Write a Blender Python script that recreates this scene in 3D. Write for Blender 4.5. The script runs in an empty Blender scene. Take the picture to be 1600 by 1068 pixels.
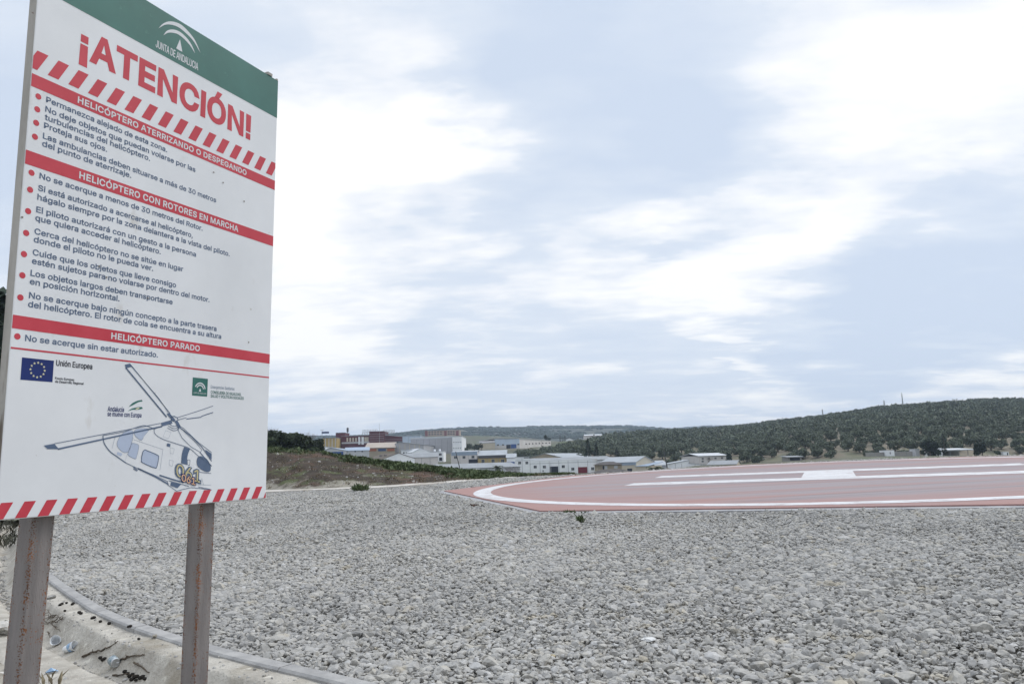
import bpy, bmesh, math, random
import numpy as np
from mathutils import Matrix, Vector

SC = bpy.context.scene
COL = SC.collection
rad = math.radians
random.seed(7)
RNG = np.random.default_rng(11)

# ------------------------------------------------------------------ camera
FPX, IW, IH = 1200.0, 1600.0, 1068.0
ZC = 1.30
ROLL = rad(1.8)
_dist = 590 * math.sin(ROLL) + 174 * math.cos(ROLL)
PITCH = math.atan(_dist / FPX)
_cp, _sp, _cr, _sr = math.cos(PITCH), math.sin(PITCH), math.cos(ROLL), math.sin(ROLL)
MC = (np.array([[1, 0, 0], [0, _cp, -_sp], [0, _sp, _cp]]) @
      np.array([[_cr, 0, _sr], [0, 1, 0], [-_sr, 0, _cr]]))      # (right, forward, up) -> world

cam_d = bpy.data.cameras.new('camera')
cam = bpy.data.objects.new('camera', cam_d)
COL.objects.link(cam)
SC.camera = cam
cam_d.sensor_fit = 'HORIZONTAL'
cam_d.sensor_width = 36.0
cam_d.lens = 36.0 * FPX / IW
cam_d.clip_start = 0.05
cam_d.clip_end = 20000
_r, _f, _u = MC[:, 0], MC[:, 1], MC[:, 2]
cam.matrix_world = Matrix(((_r[0], _u[0], -_f[0], 0), (_r[1], _u[1], -_f[1], 0),
                           (_r[2], _u[2], -_f[2], ZC), (0, 0, 0, 1)))


def ray(x, y):
    x = np.asarray(x, float); y = np.asarray(y, float)
    v = np.stack([(x - IW / 2) / FPX, np.ones_like(x), -(y - IH / 2) / FPX], -1)
    return v @ MC.T


def at(x, y, Y):
    v = ray(x, y)
    P = v * (Y / v[..., 1])[..., None]
    P[..., 2] += ZC
    return P


PA, PB, PL = .0203, .0206, 1.15          # the yard slopes gently up away from the camera


def plane_z(x, y, dz=0.0):
    return ZC - PL + dz + PA * x + PB * y


def hit(x, y, dz=0.0):
    v = ray(x, y)
    k = (-PL + dz) / (v[..., 2] - PA * v[..., 0] - PB * v[..., 1])
    P = v * k[..., None]
    P[..., 2] += ZC
    return P


def sstep(a, b, x):
    t = np.clip((np.asarray(x, float) - a) / (b - a), 0, 1)
    return t * t * (3 - 2 * t)


# ------------------------------------------------------------------ sky, sun, exposure
SUN_EL, SUN_AZ = rad(46), rad(64)        # azimuth measured from +Y (ahead) towards +X (right)
SC.view_settings.view_transform = 'Standard'
SC.view_settings.look = 'None'
SC.view_settings.exposure = 0.27
SC.view_settings.gamma = 1.0
SC.view_settings.use_curve_mapping = False

world = bpy.data.worlds.new('World')
SC.world = world
world.use_nodes = True
wn, wl = world.node_tree.nodes, world.node_tree.links
wn.clear()


def N(nodes, typ, **kw):
    n = nodes.new(typ)
    for k, v in kw.items():
        if k.startswith('i_'):
            key = k[2:]
            n.inputs[int(key) if key.isdigit() else key].default_value = v
        else:
            setattr(n, k, v)
    return n


def wmath(op, a, b=None, clamp=False):
    n = wn.new('ShaderNodeMath'); n.operation = op; n.use_clamp = clamp
    for i, q in enumerate((a, b)):
        if q is None: continue
        if isinstance(q, (int, float)): n.inputs[i].default_value = q
        else: wl.new(q, n.inputs[i])
    return n.outputs[0]


def build_sky():
    out = wn.new('ShaderNodeOutputWorld')
    bg = N(wn, 'ShaderNodeBackground', i_Strength=0.10)
    sky = N(wn, 'ShaderNodeTexSky', sky_type='NISHITA', sun_disc=False, sun_elevation=SUN_EL,
            sun_rotation=SUN_AZ, altitude=400.0, air_density=1.0, dust_density=2.0)
    tc = wn.new('ShaderNodeTexCoord')
    sep = wn.new('ShaderNodeSeparateXYZ'); wl.new(tc.outputs['Generated'], sep.inputs[0])
    zz = wmath('ADD', wmath('MAXIMUM', sep.outputs[2], 0.0), 0.14)
    px = wmath('DIVIDE', sep.outputs[0], zz)
    py = wmath('DIVIDE', sep.outputs[1], zz)
    cmb = wn.new('ShaderNodeCombineXYZ'); wl.new(px, cmb.inputs[0]); wl.new(py, cmb.inputs[1])
    mp = N(wn, 'ShaderNodeMapping'); mp.inputs['Location'].default_value = (3.1, 1.7, 0.0); mp.inputs['Scale'].default_value = (.75, 1.25, 1)
    wl.new(cmb.outputs[0], mp.inputs['Vector'])
    n1 = N(wn, 'ShaderNodeTexNoise', i_Scale=0.95, i_Detail=6.0, i_Roughness=0.50, i_Distortion=0.35)
    n2 = N(wn, 'ShaderNodeTexNoise', i_Scale=3.0, i_Detail=5.0, i_Roughness=0.55, i_Distortion=0.2)
    wl.new(mp.outputs[0], n1.inputs['Vector']); wl.new(mp.outputs[0], n2.inputs['Vector'])
    n3 = N(wn, 'ShaderNodeTexNoise', i_Scale=8.0, i_Detail=4.0, i_Roughness=0.55, i_Distortion=0.3)
    wl.new(mp.outputs[0], n3.inputs['Vector'])
    val = wmath('ADD', wmath('MULTIPLY', n1.outputs[0], 0.55), wmath('MULTIPLY', n2.outputs[0], 0.46))
    val = wmath('ADD', wmath('ADD', val, wmath('MULTIPLY', n3.outputs[0], 0.20)), -0.155)
    wt = N(wn, 'ShaderNodeTexNoise', i_Scale=2.2, i_Detail=5.0, i_Roughness=0.55)
    wl.new(mp.outputs[0], wt.inputs['Vector'])
    wc = N(wn, 'ShaderNodeVectorMath', operation='SUBTRACT'); wl.new(wt.outputs['Color'], wc.inputs[0]); wc.inputs[1].default_value = (.5, .5, .5)
    ws = N(wn, 'ShaderNodeVectorMath', operation='SCALE'); wl.new(wc.outputs[0], ws.inputs[0]); ws.inputs['Scale'].default_value = .30
    wa = N(wn, 'ShaderNodeVectorMath', operation='ADD'); wl.new(tc.outputs['Generated'], wa.inputs[0]); wl.new(ws.outputs[0], wa.inputs[1])
    warp = N(wn, 'ShaderNodeVectorMath', operation='NORMALIZE'); wl.new(wa.outputs[0], warp.inputs[0])
    # broad brighter and darker cloud masses, each a direction in the sky
    for (x, y, r, a) in ((560, 250, 7.5, .32), (700, 285, 4.5, .20), (470, 230, 5, .14), (1480, 170, 8, .10), (1330, 210, 5, .03), (1250, 60, 5, .10), (930, 130, 8, -.24), (800, 60, 6, -.08), (1040, 210, 4, -.08),
                         (620, 390, 4.5, -.20), (760, 370, 4, -.14), (1130, 270, 4.5, -.14), (1000, 370, 5, .06), (1180, 410, 4.5, .20), (1040, 430, 3, .10), (1300, 500, 4.5, -.20), (1450, 470, 5, -.22), (1580, 420, 4.5, -.16),
                         (1180, 530, 3, -.10), (470, 470, 5, .16), (700, 500, 4, .06), (560, 560, 4, .05), (20, 200, 8, -.22), (0, 450, 6, .0), (480, 60, 6, -.05), (1165, 545, 1.5, .22), (850, 480, 4, .02), (700, 600, 4, -.08), (1000, 600, 4, -.08),
                         (1500, 620, 3, .20), (1250, 640, 2.5, .14), (1350, 560, 3, -.06)):
        d = ray(x, y); d = d / np.linalg.norm(d)
        dp = N(wn, 'ShaderNodeVectorMath', operation='DOT_PRODUCT')
        wl.new(warp.outputs[0], dp.inputs[0]); dp.inputs[1].default_value = tuple(d)
        mr = N(wn, 'ShaderNodeMapRange', interpolation_type='SMOOTHSTEP')
        wl.new(dp.outputs['Value'], mr.inputs[0])
        mr.inputs[1].default_value = math.cos(rad(r * 1.7)); mr.inputs[2].default_value = 1.0
        mr.inputs[3].default_value = 0.0; mr.inputs[4].default_value = a * .80
        val = wmath('ADD', val, mr.outputs[0])
    ramp = N(wn, 'ShaderNodeValToRGB')
    cr = ramp.color_ramp
    cr.elements[0].position = 0.18; cr.elements[0].color = (.50, .57, .68, 1)
    cr.elements[1].position = 0.64; cr.elements[1].color = (.84, .84, .83, 1)
    e = cr.elements.new(0.42); e.color = (.585, .64, .72, 1)
    e = cr.elements.new(0.52); e.color = (.71, .735, .775, 1)
    wl.new(val, ramp.inputs[0])
    sc = N(wn, 'ShaderNodeVectorMath', operation='SCALE'); zen = N(wn, 'ShaderNodeMapRange', interpolation_type='SMOOTHSTEP')       # an overcast sky is brightest overhead
    wl.new(sep.outputs[2], zen.inputs[0]); zen.inputs[1].default_value = .55; zen.inputs[2].default_value = .95
    zen.inputs[3].default_value = 11.2; zen.inputs[4].default_value = 22.0
    wl.new(zen.outputs[0], sc.inputs['Scale'])
    wl.new(ramp.outputs[0], sc.inputs[0])
    mix = N(wn, 'ShaderNodeMix', data_type='RGBA'); mix.inputs[0].default_value = 0.94
    wl.new(sky.outputs[0], mix.inputs[6]); wl.new(sc.outputs[0], mix.inputs[7])
    wl.new(mix.outputs[2], bg.inputs['Color'])
    wl.new(bg.outputs[0], out.inputs['Surface'])


build_sky()
sun_d = bpy.data.lights.new('sun', 'SUN')
sun_d.energy = 1.3
sun_d.angle = rad(18)
sun_d.color = (1.0, .965, .92)
sun = bpy.data.objects.new('sun', sun_d)
COL.objects.link(sun)
_sd = Vector((math.sin(SUN_AZ) * math.cos(SUN_EL), math.cos(SUN_AZ) * math.cos(SUN_EL), math.sin(SUN_EL)))
sun.rotation_euler = _sd.to_track_quat('Z', 'Y').to_euler()
sun.location = (0, 0, 60)
SC.cycles.max_bounces = 6
SC.cycles.volume_bounces = 0


# ------------------------------------------------------------------ helpers: objects and meshes
def prop(o, label=None, cat=None, group=None, kind=None):
    if label: o['label'] = label
    if cat: o['category'] = cat
    if group: o['group'] = group
    if kind: o['kind'] = kind
    return o


def empty(name, loc=(0, 0, 0), label=None, cat=None, group=None, rotz=0.0):
    o = bpy.data.objects.new(name, None)
    COL.objects.link(o)
    o.location = loc; o.rotation_euler = (0, 0, rotz)
    o.empty_display_size = 0.2
    return prop(o, label, cat, group)


class MB:
    """collects vertices and faces for ONE mesh object"""
    def __init__(s): s.v = []; s.f = []

    def add(s, vs, fs):
        b = len(s.v)
        s.v += [tuple(map(float, q)) for q in vs]
        s.f += [tuple(i + b for i in f) for f in fs]
        return s

    def box(s, a, b, M=None):
        x0, y0, z0 = a; x1, y1, z1 = b
        vs = [(x0, y0, z0), (x1, y0, z0), (x1, y1, z0), (x0, y1, z0), (x0, y0, z1), (x1, y0, z1), (x1, y1, z1), (x0, y1, z1)]
        if M is not None: vs = [tuple(M @ Vector(q)) for q in vs]
        return s.add(vs, [(0, 3, 2, 1), (4, 5, 6, 7), (0, 1, 5, 4), (1, 2, 6, 5), (2, 3, 7, 6), (3, 0, 4, 7)])

    def tube(s, pts, rs, n=6, caps=True):
        pts = [Vector(p) for p in pts]
        if not hasattr(rs, '__len__'): rs = [rs] * len(pts)
        ring = []
        for i, p in enumerate(pts):
            d = (pts[min(i + 1, len(pts) - 1)] - pts[max(i - 1, 0)])
            d = d.normalized() if d.length > 1e-9 else Vector((0, 0, 1))
            a = d.orthogonal().normalized() if i == 0 else (ax - d * ax.dot(d)).normalized()
            ax = a
            b = d.cross(a)
            ring.append([p + (a * math.cos(2 * math.pi * k / n) + b * math.sin(2 * math.pi * k / n)) * rs[i] for k in range(n)])
        vs = [q for r in ring for q in r]
        fs = [(i * n + k, i * n + (k + 1) % n, (i + 1) * n + (k + 1) % n, (i + 1) * n + k)
              for i in range(len(pts) - 1) for k in range(n)]
        if caps:
            fs.append(tuple(range(n - 1, -1, -1))); fs.append(tuple((len(pts) - 1) * n + k for k in range(n)))
        return s.add(vs, fs)

    def build(s, name, mat, parent=None, smooth=False, **kw):
        me = bpy.data.meshes.new(name)
        me.from_pydata(s.v, [], s.f)
        if mat: me.materials.append(mat)
        if smooth: me.polygons.foreach_set('use_smooth', [True] * len(me.polygons))
        me.update()
        o = bpy.data.objects.new(name, me)
        COL.objects.link(o)
        if parent: o.parent = parent
        return prop(o, **kw)


def np_mesh(name, V, F, mat, tone=None, smooth=False, parent=None, link=True, **kw):
    """V (n,3); F (m,3) or (m,4)"""
    V = np.ascontiguousarray(V, np.float32); F = np.ascontiguousarray(F, np.int32)
    me = bpy.data.meshes.new(name)
    m, k = F.shape
    me.vertices.add(len(V)); me.vertices.foreach_set('co', V.ravel())
    me.loops.add(m * k); me.loops.foreach_set('vertex_index', F.ravel())
    me.polygons.add(m)
    me.polygons.foreach_set('loop_start', np.arange(0, m * k, k, dtype=np.int32))
    me.polygons.foreach_set('loop_total', np.full(m, k, np.int32))
    me.polygons.foreach_set('use_smooth', np.full(m, bool(smooth)))
    if mat: me.materials.append(mat)
    me.update(calc_edges=True)
    if tone is not None:
        at_ = me.attributes.new('tone', 'FLOAT', 'FACE')
        at_.data.foreach_set('value', np.ascontiguousarray(tone, np.float32))
    if not link: return me
    o = bpy.data.objects.new(name, me)
    COL.objects.link(o)
    if parent: o.parent = parent
    return prop(o, **kw)


def grid_mesh(name, P, mat, smooth=True, **kw):
    a, b = P.shape[:2]
    i = np.arange(a * b).reshape(a, b)
    F = np.stack([i[:-1, :-1], i[1:, :-1], i[1:, 1:], i[:-1, 1:]], -1).reshape(-1, 4)
    o = np_mesh(name, P.reshape(-1, 3), F, mat, smooth=smooth, **kw)
    return o


def vnoise(x, y, s, seed=0):
    """smooth value noise, -1..1"""
    x = np.asarray(x, float) / s; y = np.asarray(y, float) / s
    xi = np.floor(x).astype(np.int64); yi = np.floor(y).astype(np.int64)
    fx = x - xi; fy = y - yi
    fx = fx * fx * (3 - 2 * fx); fy = fy * fy * (3 - 2 * fy)

    def h(a, b):
        n = (a * 374761393 + b * 668265263 + seed * 974634777) & 0x7fffffff
        n = ((n ^ (n >> 13)) * 1274126177) & 0x7fffffff
        return ((n ^ (n >> 16)) & 0xffff) / 32767.5 - 1
    return (h(xi, yi) * (1 - fx) + h(xi + 1, yi) * fx) * (1 - fy) + (h(xi, yi + 1) * (1 - fx) + h(xi + 1, yi + 1) * fx) * fy


def fbm(x, y, s, seed=0, o=4):
    r = 0; a = 1.0
    for k in range(o):
        r = r + a * vnoise(x, y, s / 2 ** k, seed + k); a *= .5
    return r / 1.6


def inside(px, py, poly):
    c = np.zeros(len(px), bool)
    n = len(poly)
    for i in range(n):
        x0, y0 = poly[i]; x1, y1 = poly[(i + 1) % n]
        cond = (y0 > py) != (y1 > py)
        with np.errstate(divide='ignore', invalid='ignore'):
            c ^= cond & (px < (x1 - x0) * (py - y0) / (y1 - y0 + 1e-12) + x0)
    return c


# ------------------------------------------------------------------ helpers: materials
def material(name, c1, c2=None, scale=4.0, rough=.85, detail=4.0, bump=0.0, bscale=None, tone=None, spec=.25,
             stops=(.35, .65), stretch=None, metal=0.0, extra=None, coord='Object'):
    """c1..c2 mixed by noise; tone = (dark factor, light factor) driven by the per-face 'tone' attribute"""
    m = bpy.data.materials.new(name); m.use_nodes = True
    nt = m.node_tree; n, l = nt.nodes, nt.links
    b = n['Principled BSDF']
    b.inputs['Roughness'].default_value = rough
    b.inputs['Specular IOR Level'].default_value = spec
    b.inputs['Metallic'].default_value = metal
    tc = n.new('ShaderNodeTexCoord')
    vec = tc.outputs[coord]
    if stretch:
        mp = n.new('ShaderNodeMapping'); mp.inputs['Scale'].default_value = stretch
        l.new(vec, mp.inputs['Vector']); vec = mp.outputs[0]
    col = None
    if c2 is None:
        rgb = n.new('ShaderNodeRGB'); rgb.outputs[0].default_value = (*c1, 1); col = rgb.outputs[0]
    else:
        tx = N(n, 'ShaderNodeTexNoise', i_Scale=scale, i_Detail=detail, i_Roughness=.6)
        l.new(vec, tx.inputs['Vector'])
        rp = n.new('ShaderNodeValToRGB')
        rp.color_ramp.elements[0].position = stops[0]; rp.color_ramp.elements[0].color = (*c1, 1)
        rp.color_ramp.elements[1].position = stops[1]; rp.color_ramp.elements[1].color = (*c2, 1)
        l.new(tx.outputs[0], rp.inputs[0]); col = rp.outputs[0]
    if extra: col = extra(n, l, vec, col)
    if tone:
        a = n.new('ShaderNodeAttribute'); a.attribute_name = 'tone'
        mr = n.new('ShaderNodeMapRange'); l.new(a.outputs['Fac'], mr.inputs[0])
        mr.inputs[3].default_value, mr.inputs[4].default_value = tone
        vm = N(n, 'ShaderNodeVectorMath', operation='SCALE')
        l.new(col, vm.inputs[0]); l.new(mr.outputs[0], vm.inputs['Scale']); col = vm.outputs[0]
    l.new(col, b.inputs['Base Color'])
    if bump:
        bt = N(n, 'ShaderNodeTexNoise', i_Scale=bscale or scale * 4, i_Detail=5.0)
        l.new(vec, bt.inputs['Vector'])
        bp = n.new('ShaderNodeBump'); bp.inputs['Strength'].default_value = bump; bp.inputs['Distance'].default_value = .02
        l.new(bt.outputs[0], bp.inputs['Height']); l.new(bp.outputs[0], b.inputs['Normal'])
    return m


def spots(color, scale, lo, hi, detail=3.0, stretch=None):
    """a further noise layer of patches of another colour"""
    def fn(n, l, vec, col):
        v = vec
        if stretch:
            mp = n.new('ShaderNodeMapping'); mp.inputs['Scale'].default_value = stretch
            l.new(vec, mp.inputs['Vector']); v = mp.outputs[0]
        t = N(n, 'ShaderNodeTexNoise', i_Scale=scale, i_Detail=detail, i_Roughness=.6)
        l.new(v, t.inputs['Vector'])
        mr = n.new('ShaderNodeMapRange'); mr.inputs[1].default_value = lo; mr.inputs[2].default_value = hi
        l.new(t.outputs[0], mr.inputs[0])
        mx = N(n, 'ShaderNodeMix', data_type='RGBA')
        l.new(mr.outputs[0], mx.inputs[0]); l.new(col, mx.inputs[6]); mx.inputs[7].default_value = (*color, 1)
        return mx.outputs[2]
    return fn


def chain(*fs):
    def fn(n, l, vec, col):
        for q in fs: col = q(n, l, vec, col)
        return col
    return fn


# ------------------------------------------------------------------ the yard: gravel, kerb, drain, helipad
def catmull(pts, n=10, closed=False):
    P = np.array(pts, float); out = []
    for i in range(len(P) - 1):
        p0 = P[max(i - 1, 0)]; p1 = P[i]; p2 = P[i + 1]; p3 = P[min(i + 2, len(P) - 1)]
        for t in np.arange(n) / n:
            out.append(.5 * ((2 * p1) + (-p0 + p2) * t + (2 * p0 - 5 * p1 + 4 * p2 - p3) * t * t + (-p0 + 3 * p1 - 3 * p2 + p3) * t ** 3))
    out.append(P[-1])
    return np.array(out)


EDGE = catmull([(6.0, -2.0), (4.0, .4), (1.8, 2.3), (0.2, 3.45), (-0.95, 4.41), (-2.01, 5.29), (-3.04, 6.3), (-3.96, 7.36),
                (-5.9, 9.9), (-7.4, 12.2), (-9.6, 15.6), (-12.6, 20.6), (-13.9, 26.0), (-10.6, 30.2), (-4.9, 29.0),
                (-2.6, 30.2), (-.2, 32.3), (1.2, 32.0), (3.2, 31.7), (9.9, 33.1), (17.3, 29.7), (20.2, 21.2)], 8)
YARD = np.vstack([EDGE, [(20.6, 16), (34, 10), (34, -2)]])

PADC = np.array([8.694, 21.897])
PAD = np.array([PADC + np.array([math.cos(rad(a)), math.sin(rad(a))]) * r for a, r in
                ((169.1, 11.12), (221.7, 11.08), (267, 11.1), (312, 11.1), (357, 11.1), (42, 11.0), (84, 10.9), (127, 11.0))])

M_gravelbed = material('gravel_bed', (.19, .183, .168), (.31, .30, .275), 30, bump=.6, bscale=70)
bed_v = [(x, y, float(plane_z(x, y, -.075))) for x, y in YARD]
mb = MB().add(bed_v, [tuple(range(len(bed_v)))])
mb.build('gravel_bed', M_gravelbed, kind='structure')

# concrete kerb and drain swept along the edge (offset outward, height relative to the yard)
M_kerb = material('kerb_concrete', (.265, .26, .255), (.37, .362, .35), 7, bump=.25, bscale=60,
                  extra=spots((.20, .20, .205), 1.7, .52, .72))
M_drain = material('drain_concrete', (.32, .295, .255), (.47, .442, .39), 4.5, detail=8, bump=.9, bscale=45,
                   extra=chain(spots((.27, .24, .19), 2.6, .54, .72), spots((.57, .54, .47), 9, .62, .72)))
M_dirt = material('verge_dirt', (.21, .19, .155), (.42, .39, .335), 2.2, bump=.9, bscale=24,
                  extra=chain(spots((.15, .13, .10), 3.0, .52, .66), spots((.55, .53, .49), 14, .60, .66)))


def offset_line(L, d):
    t = np.gradient(L, axis=0); t /= np.linalg.norm(t, axis=1)[:, None]
    nrm = np.stack([-t[:, 1], t[:, 0]], 1)     # left of travel; travel goes round with the gravel on the right
    return L + nrm * (-d)


def sweep(L, prof, rough=0.0, seed=3, n_sub=1):
    rows = []
    for (o, h) in prof:
        Q = offset_line(L, o)
        w = fbm(Q[:, 0], Q[:, 1], .5, seed) * rough
        rows.append(np.column_stack([Q, plane_z(Q[:, 0], Q[:, 1], h) + w]))
    return np.array(rows)


def resample(L, step):
    d = np.r_[0, np.cumsum(np.linalg.norm(np.diff(L, axis=0), axis=1))]
    s = np.arange(0, d[-1], step)
    return np.column_stack([np.interp(s, d, L[:, 0]), np.interp(s, d, L[:, 1])])


FRONT = resample(EDGE[:92], .12)          # from behind the camera round to the left
SGN = 1.0
_t = offset_line(FRONT, 1.0)
if inside(_t[20:21, 0], _t[20:21, 1], YARD)[0]: SGN = -1.0


def prof(*ps): return [(o * SGN, h) for o, h in ps]


# kerb stones, each 1 m block butted to the next
KL = resample(EDGE[:92], .05)
for i in range(0, len(KL) - 21, 20):
    seg = KL[i:i + 21].copy()
    P = []
    # pull the ends in 3 mm for the joint
    seg[0] += (seg[1] - seg[0]) * .10; seg[-1] += (seg[-2] - seg[-1]) * .10
    ctr = seg[10]
    if ctr[1] > 24 or ctr[1] < 1.0: continue
    S = sweep(seg[::2], prof((0, -.12), (0, -.032), (.010, -.022), (.095, -.022), (.108, -.034), (.108, -.12)))
    me = S.reshape(-1, 3); a, b = S.shape[:2]
    idx = np.arange(a * b).reshape(a, b)
    F = [tuple(q) for q in np.stack([idx[:-1, :-1], idx[:-1, 1:], idx[1:, 1:], idx[1:, :-1]], -1).reshape(-1, 4)]
    F += [tuple(idx[:, 0]), tuple(idx[::-1, -1])]
    MB().add(me, F).build('kerb', M_kerb, kind='structure')

D = sweep(FRONT, prof((.108, -.055), (.16, -.056), (.22, -.058), (.262, -.061), (.276, -.070), (.292, -.092), (.36, -.185), (.378, -.208), (.42, -.225),
                      (.47, -.235), (.515, -.225), (.545, -.185), (.565, -.145), (.59, -.126), (.66, -.118), (.75, -.118), (.86, -.122), (.95, -.16)),
          rough=.022)
grid_mesh('drain_channel', D, M_drain, kind='structure')

# stony verge outside the drain
VP = [(.90, -.135)] + [(.95 + .22 * k, 0) for k in range(1, 60)]
rows = []
for k, (o, h) in enumerate(VP):
    Q = offset_line(FRONT, o * SGN)
    n_ = fbm(Q[:, 0], Q[:, 1], .9, 21, 5)
    lift = sstep(.9, 1.6, o) * (.07 + .06 * n_) + .02 * fbm(Q[:, 0], Q[:, 1], .12, 5, 2) + sstep(1.4, 6, o) * .12
    rows.append(np.column_stack([Q, plane_z(Q[:, 0], Q[:, 1], -.135) + lift * (k > 0)]))
grid_mesh('verge', np.array(rows), M_dirt, kind='structure')

# pale concrete path along the far side of the gravel
PATH = resample(EDGE[88:131], .3)
M_path = material('path_concrete', (.40, .375, .34), (.56, .53, .49), 1.6, bump=.3, bscale=20, extra=chain(spots((.26, .22, .18), .9, .52, .68), spots((.30, .27, .22), 4, .56, .66)))
g = sweep(PATH, prof((-.02, -.12), (-.02, .005), (.03, .01), (1.9, .015), (1.95, -.15)), rough=.008)
grid_mesh('path', g, M_path, smooth=False, kind='structure')


# helipad -------------------------------------------------------------
def pad_material():
    m = bpy.data.materials.new('helipad_paint'); m.use_nodes = True
    n, l = m.node_tree.nodes, m.node_tree.links
    b = n['Principled BSDF']; b.inputs['Roughness'].default_value = .8; b.inputs['Specular IOR Level'].default_value = .2
    tc = n.new('ShaderNodeTexCoord')
    sep = n.new('ShaderNodeSeparateXYZ')
    vm = N(n, 'ShaderNodeVectorMath', operation='MULTIPLY'); l.new(tc.outputs['Object'], vm.inputs[0]); vm.inputs[1].default_value = (1, 1, 0)
    ln = N(n, 'ShaderNodeVectorMath', operation='LENGTH'); l.new(vm.outputs[0], ln.inputs[0])
    # worn grey middle where the rotor wash and skids scoured the red paint
    t1 = N(n, 'ShaderNodeTexNoise', i_Scale=.22, i_Detail=4.0, i_Roughness=.6); l.new(tc.outputs['Object'], t1.inputs['Vector'])
    ad = N(n, 'ShaderNodeMath', operation='MULTIPLY_ADD'); l.new(t1.outputs[0], ad.inputs[0]); ad.inputs[1].default_value = 5.5
    l.new(ln.outputs['Value'], ad.inputs[2])
    mr = N(n, 'ShaderNodeMapRange', interpolation_type='SMOOTHSTEP'); l.new(ad.outputs[0], mr.inputs[0])
    mr.inputs[1].default_value = 13.5; mr.inputs[2].default_value = 9.0
    # brush-like streaks in two directions
    st = []
    for ang, sc_ in ((.42, (.10, 1.5, 1)), (.05, (.16, 2.3, 1))):
        mp = n.new('ShaderNodeMapping'); mp.inputs['Rotation'].default_value = (0, 0, ang); mp.inputs['Scale'].default_value = sc_
        l.new(tc.outputs['Object'], mp.inputs['Vector'])
        t = N(n, 'ShaderNodeTexNoise', i_Scale=1.0, i_Detail=5.0, i_Roughness=.65); l.new(mp.outputs[0], t.inputs['Vector'])
        st.append(t.outputs[0])
    red = N(n, 'ShaderNodeMix', data_type='RGBA'); l.new(st[0], red.inputs[0])
    red.inputs[6].default_value = (.290, .165, .148, 1); red.inputs[7].default_value = (.330, .208, .190, 1)
    gry = N(n, 'ShaderNodeMix', data_type='RGBA'); l.new(st[1], gry.inputs[0])
    gry.inputs[6].default_value = (.225, .205, .216, 1); gry.inputs[7].default_value = (.305, .262, .268, 1)
    s2 = N(n, 'ShaderNodeMapRange'); l.new(st[0], s2.inputs[0]); s2.inputs[1].default_value = .36; s2.inputs[2].default_value = .62
    s2.inputs[3].default_value = .25; s2.inputs[4].default_value = 1.25
    f = N(n, 'ShaderNodeMath', operation='MULTIPLY', use_clamp=True); l.new(mr.outputs[0], f.inputs[0]); l.new(s2.outputs[0], f.inputs[1])
    mx = N(n, 'ShaderNodeMix', data_type='RGBA'); l.new(f.outputs[0], mx.inputs[0]); l.new(red.outputs[2], mx.inputs[6]); l.new(gry.outputs[2], mx.inputs[7])
    # tyre and skid scuffs
    mp = n.new('ShaderNodeMapping'); mp.inputs['Rotation'].default_value = (0, 0, .30); mp.inputs['Scale'].default_value = (.11, 2.6, 1)
    mp.inputs['Location'].default_value = (4, 2, 0); l.new(tc.outputs['Object'], mp.inputs['Vector'])
    t = N(n, 'ShaderNodeTexNoise', i_Scale=1.0, i_Detail=2.0); l.new(mp.outputs[0], t.inputs['Vector'])
    s3 = N(n, 'ShaderNodeMapRange'); l.new(t.outputs[0], s3.inputs[0]); s3.inputs[1].default_value = .58; s3.inputs[2].default_value = .72; s3.inputs[4].default_value = .6
    dk = N(n, 'ShaderNodeMix', data_type='RGBA'); l.new(s3.outputs[0], dk.inputs[0]); l.new(mx.outputs[2], dk.inputs[6]); dk.inputs[7].default_value = (.17, .16, .17, 1)
    l.new(dk.outputs[2], b.inputs['Base Color'])
    return m


M_pad = pad_material()
M_rim = material('pad_rim', (.25, .25, .26), (.36, .36, .37), 3, bump=.2, bscale=30)
M_white = material('road_paint', (.50, .50, .51), (.60, .60, .61), 1.1, rough=.7, detail=6, extra=chain(spots((.38, .33, .33), 2.4, .50, .72, 6), spots((.30, .25, .255), 7, .60, .70, 5)))
PLANE = Matrix(((1, 0, 0, PADC[0]), (0, 1, 0, PADC[1]), (PA, PB, 1, float(plane_z(*PADC))), (0, 0, 0, 1)))
_n = Vector((-PA, -PB, 1)).normalized()
_x = Vector((1, 0, PA)).normalized(); _y = _n.cross(_x)
PADM = Matrix(((_x[0], _y[0], _n[0], PADC[0]), (_x[1], _y[1], _n[1], PADC[1]), (_x[2], _y[2], _n[2], float(plane_z(*PADC))), (0, 0, 0, 1)))


def prism(poly, z0, z1):
    n = len(poly)
    m = MB()
    m.add([(x, y, z0) for x, y in poly] + [(x, y, z1) for x, y in poly],
          [tuple(range(n - 1, -1, -1)), tuple(range(n, 2 * n))] + [(i, (i + 1) % n, n + (i + 1) % n, n + i) for i in range(n)])
    return m


rel = PAD - PADC
pad = prism([tuple(p) for p in rel], -.30, 0).build('helipad', M_pad, kind='structure')
pad.matrix_world = PADM
rimo = rel * (1 + .22 / 11)
m = MB()
nn = len(rel)
for i in range(nn):
    j = (i + 1) % nn
    a, b, c, d = rimo[i], rimo[j], rel[j], rel[i]
    m.add([(a[0], a[1], -.30), (b[0], b[1], -.30), (c[0], c[1], -.30), (d[0], d[1], -.30),
           (a[0], a[1], -.028), (b[0], b[1], -.028), (c[0], c[1], -.022), (d[0], d[1], -.022)],
          [(4, 5, 6, 7), (0, 1, 5, 4), (1, 2, 6, 5), (3, 0, 4, 7)])
m.build('pad_rim', M_rim, parent=pad)


def ring(r0, r1, z, n=128):
    m = MB(); a = np.arange(n) * 2 * math.pi / n
    m.add([(math.cos(t) * r0, math.sin(t) * r0, z) for t in a] + [(math.cos(t) * r1, math.sin(t) * r1, z) for t in a],
          [(i, (i + 1) % n, n + (i + 1) % n, n + i)[::-1] for i in range(n)])
    return m


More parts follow.
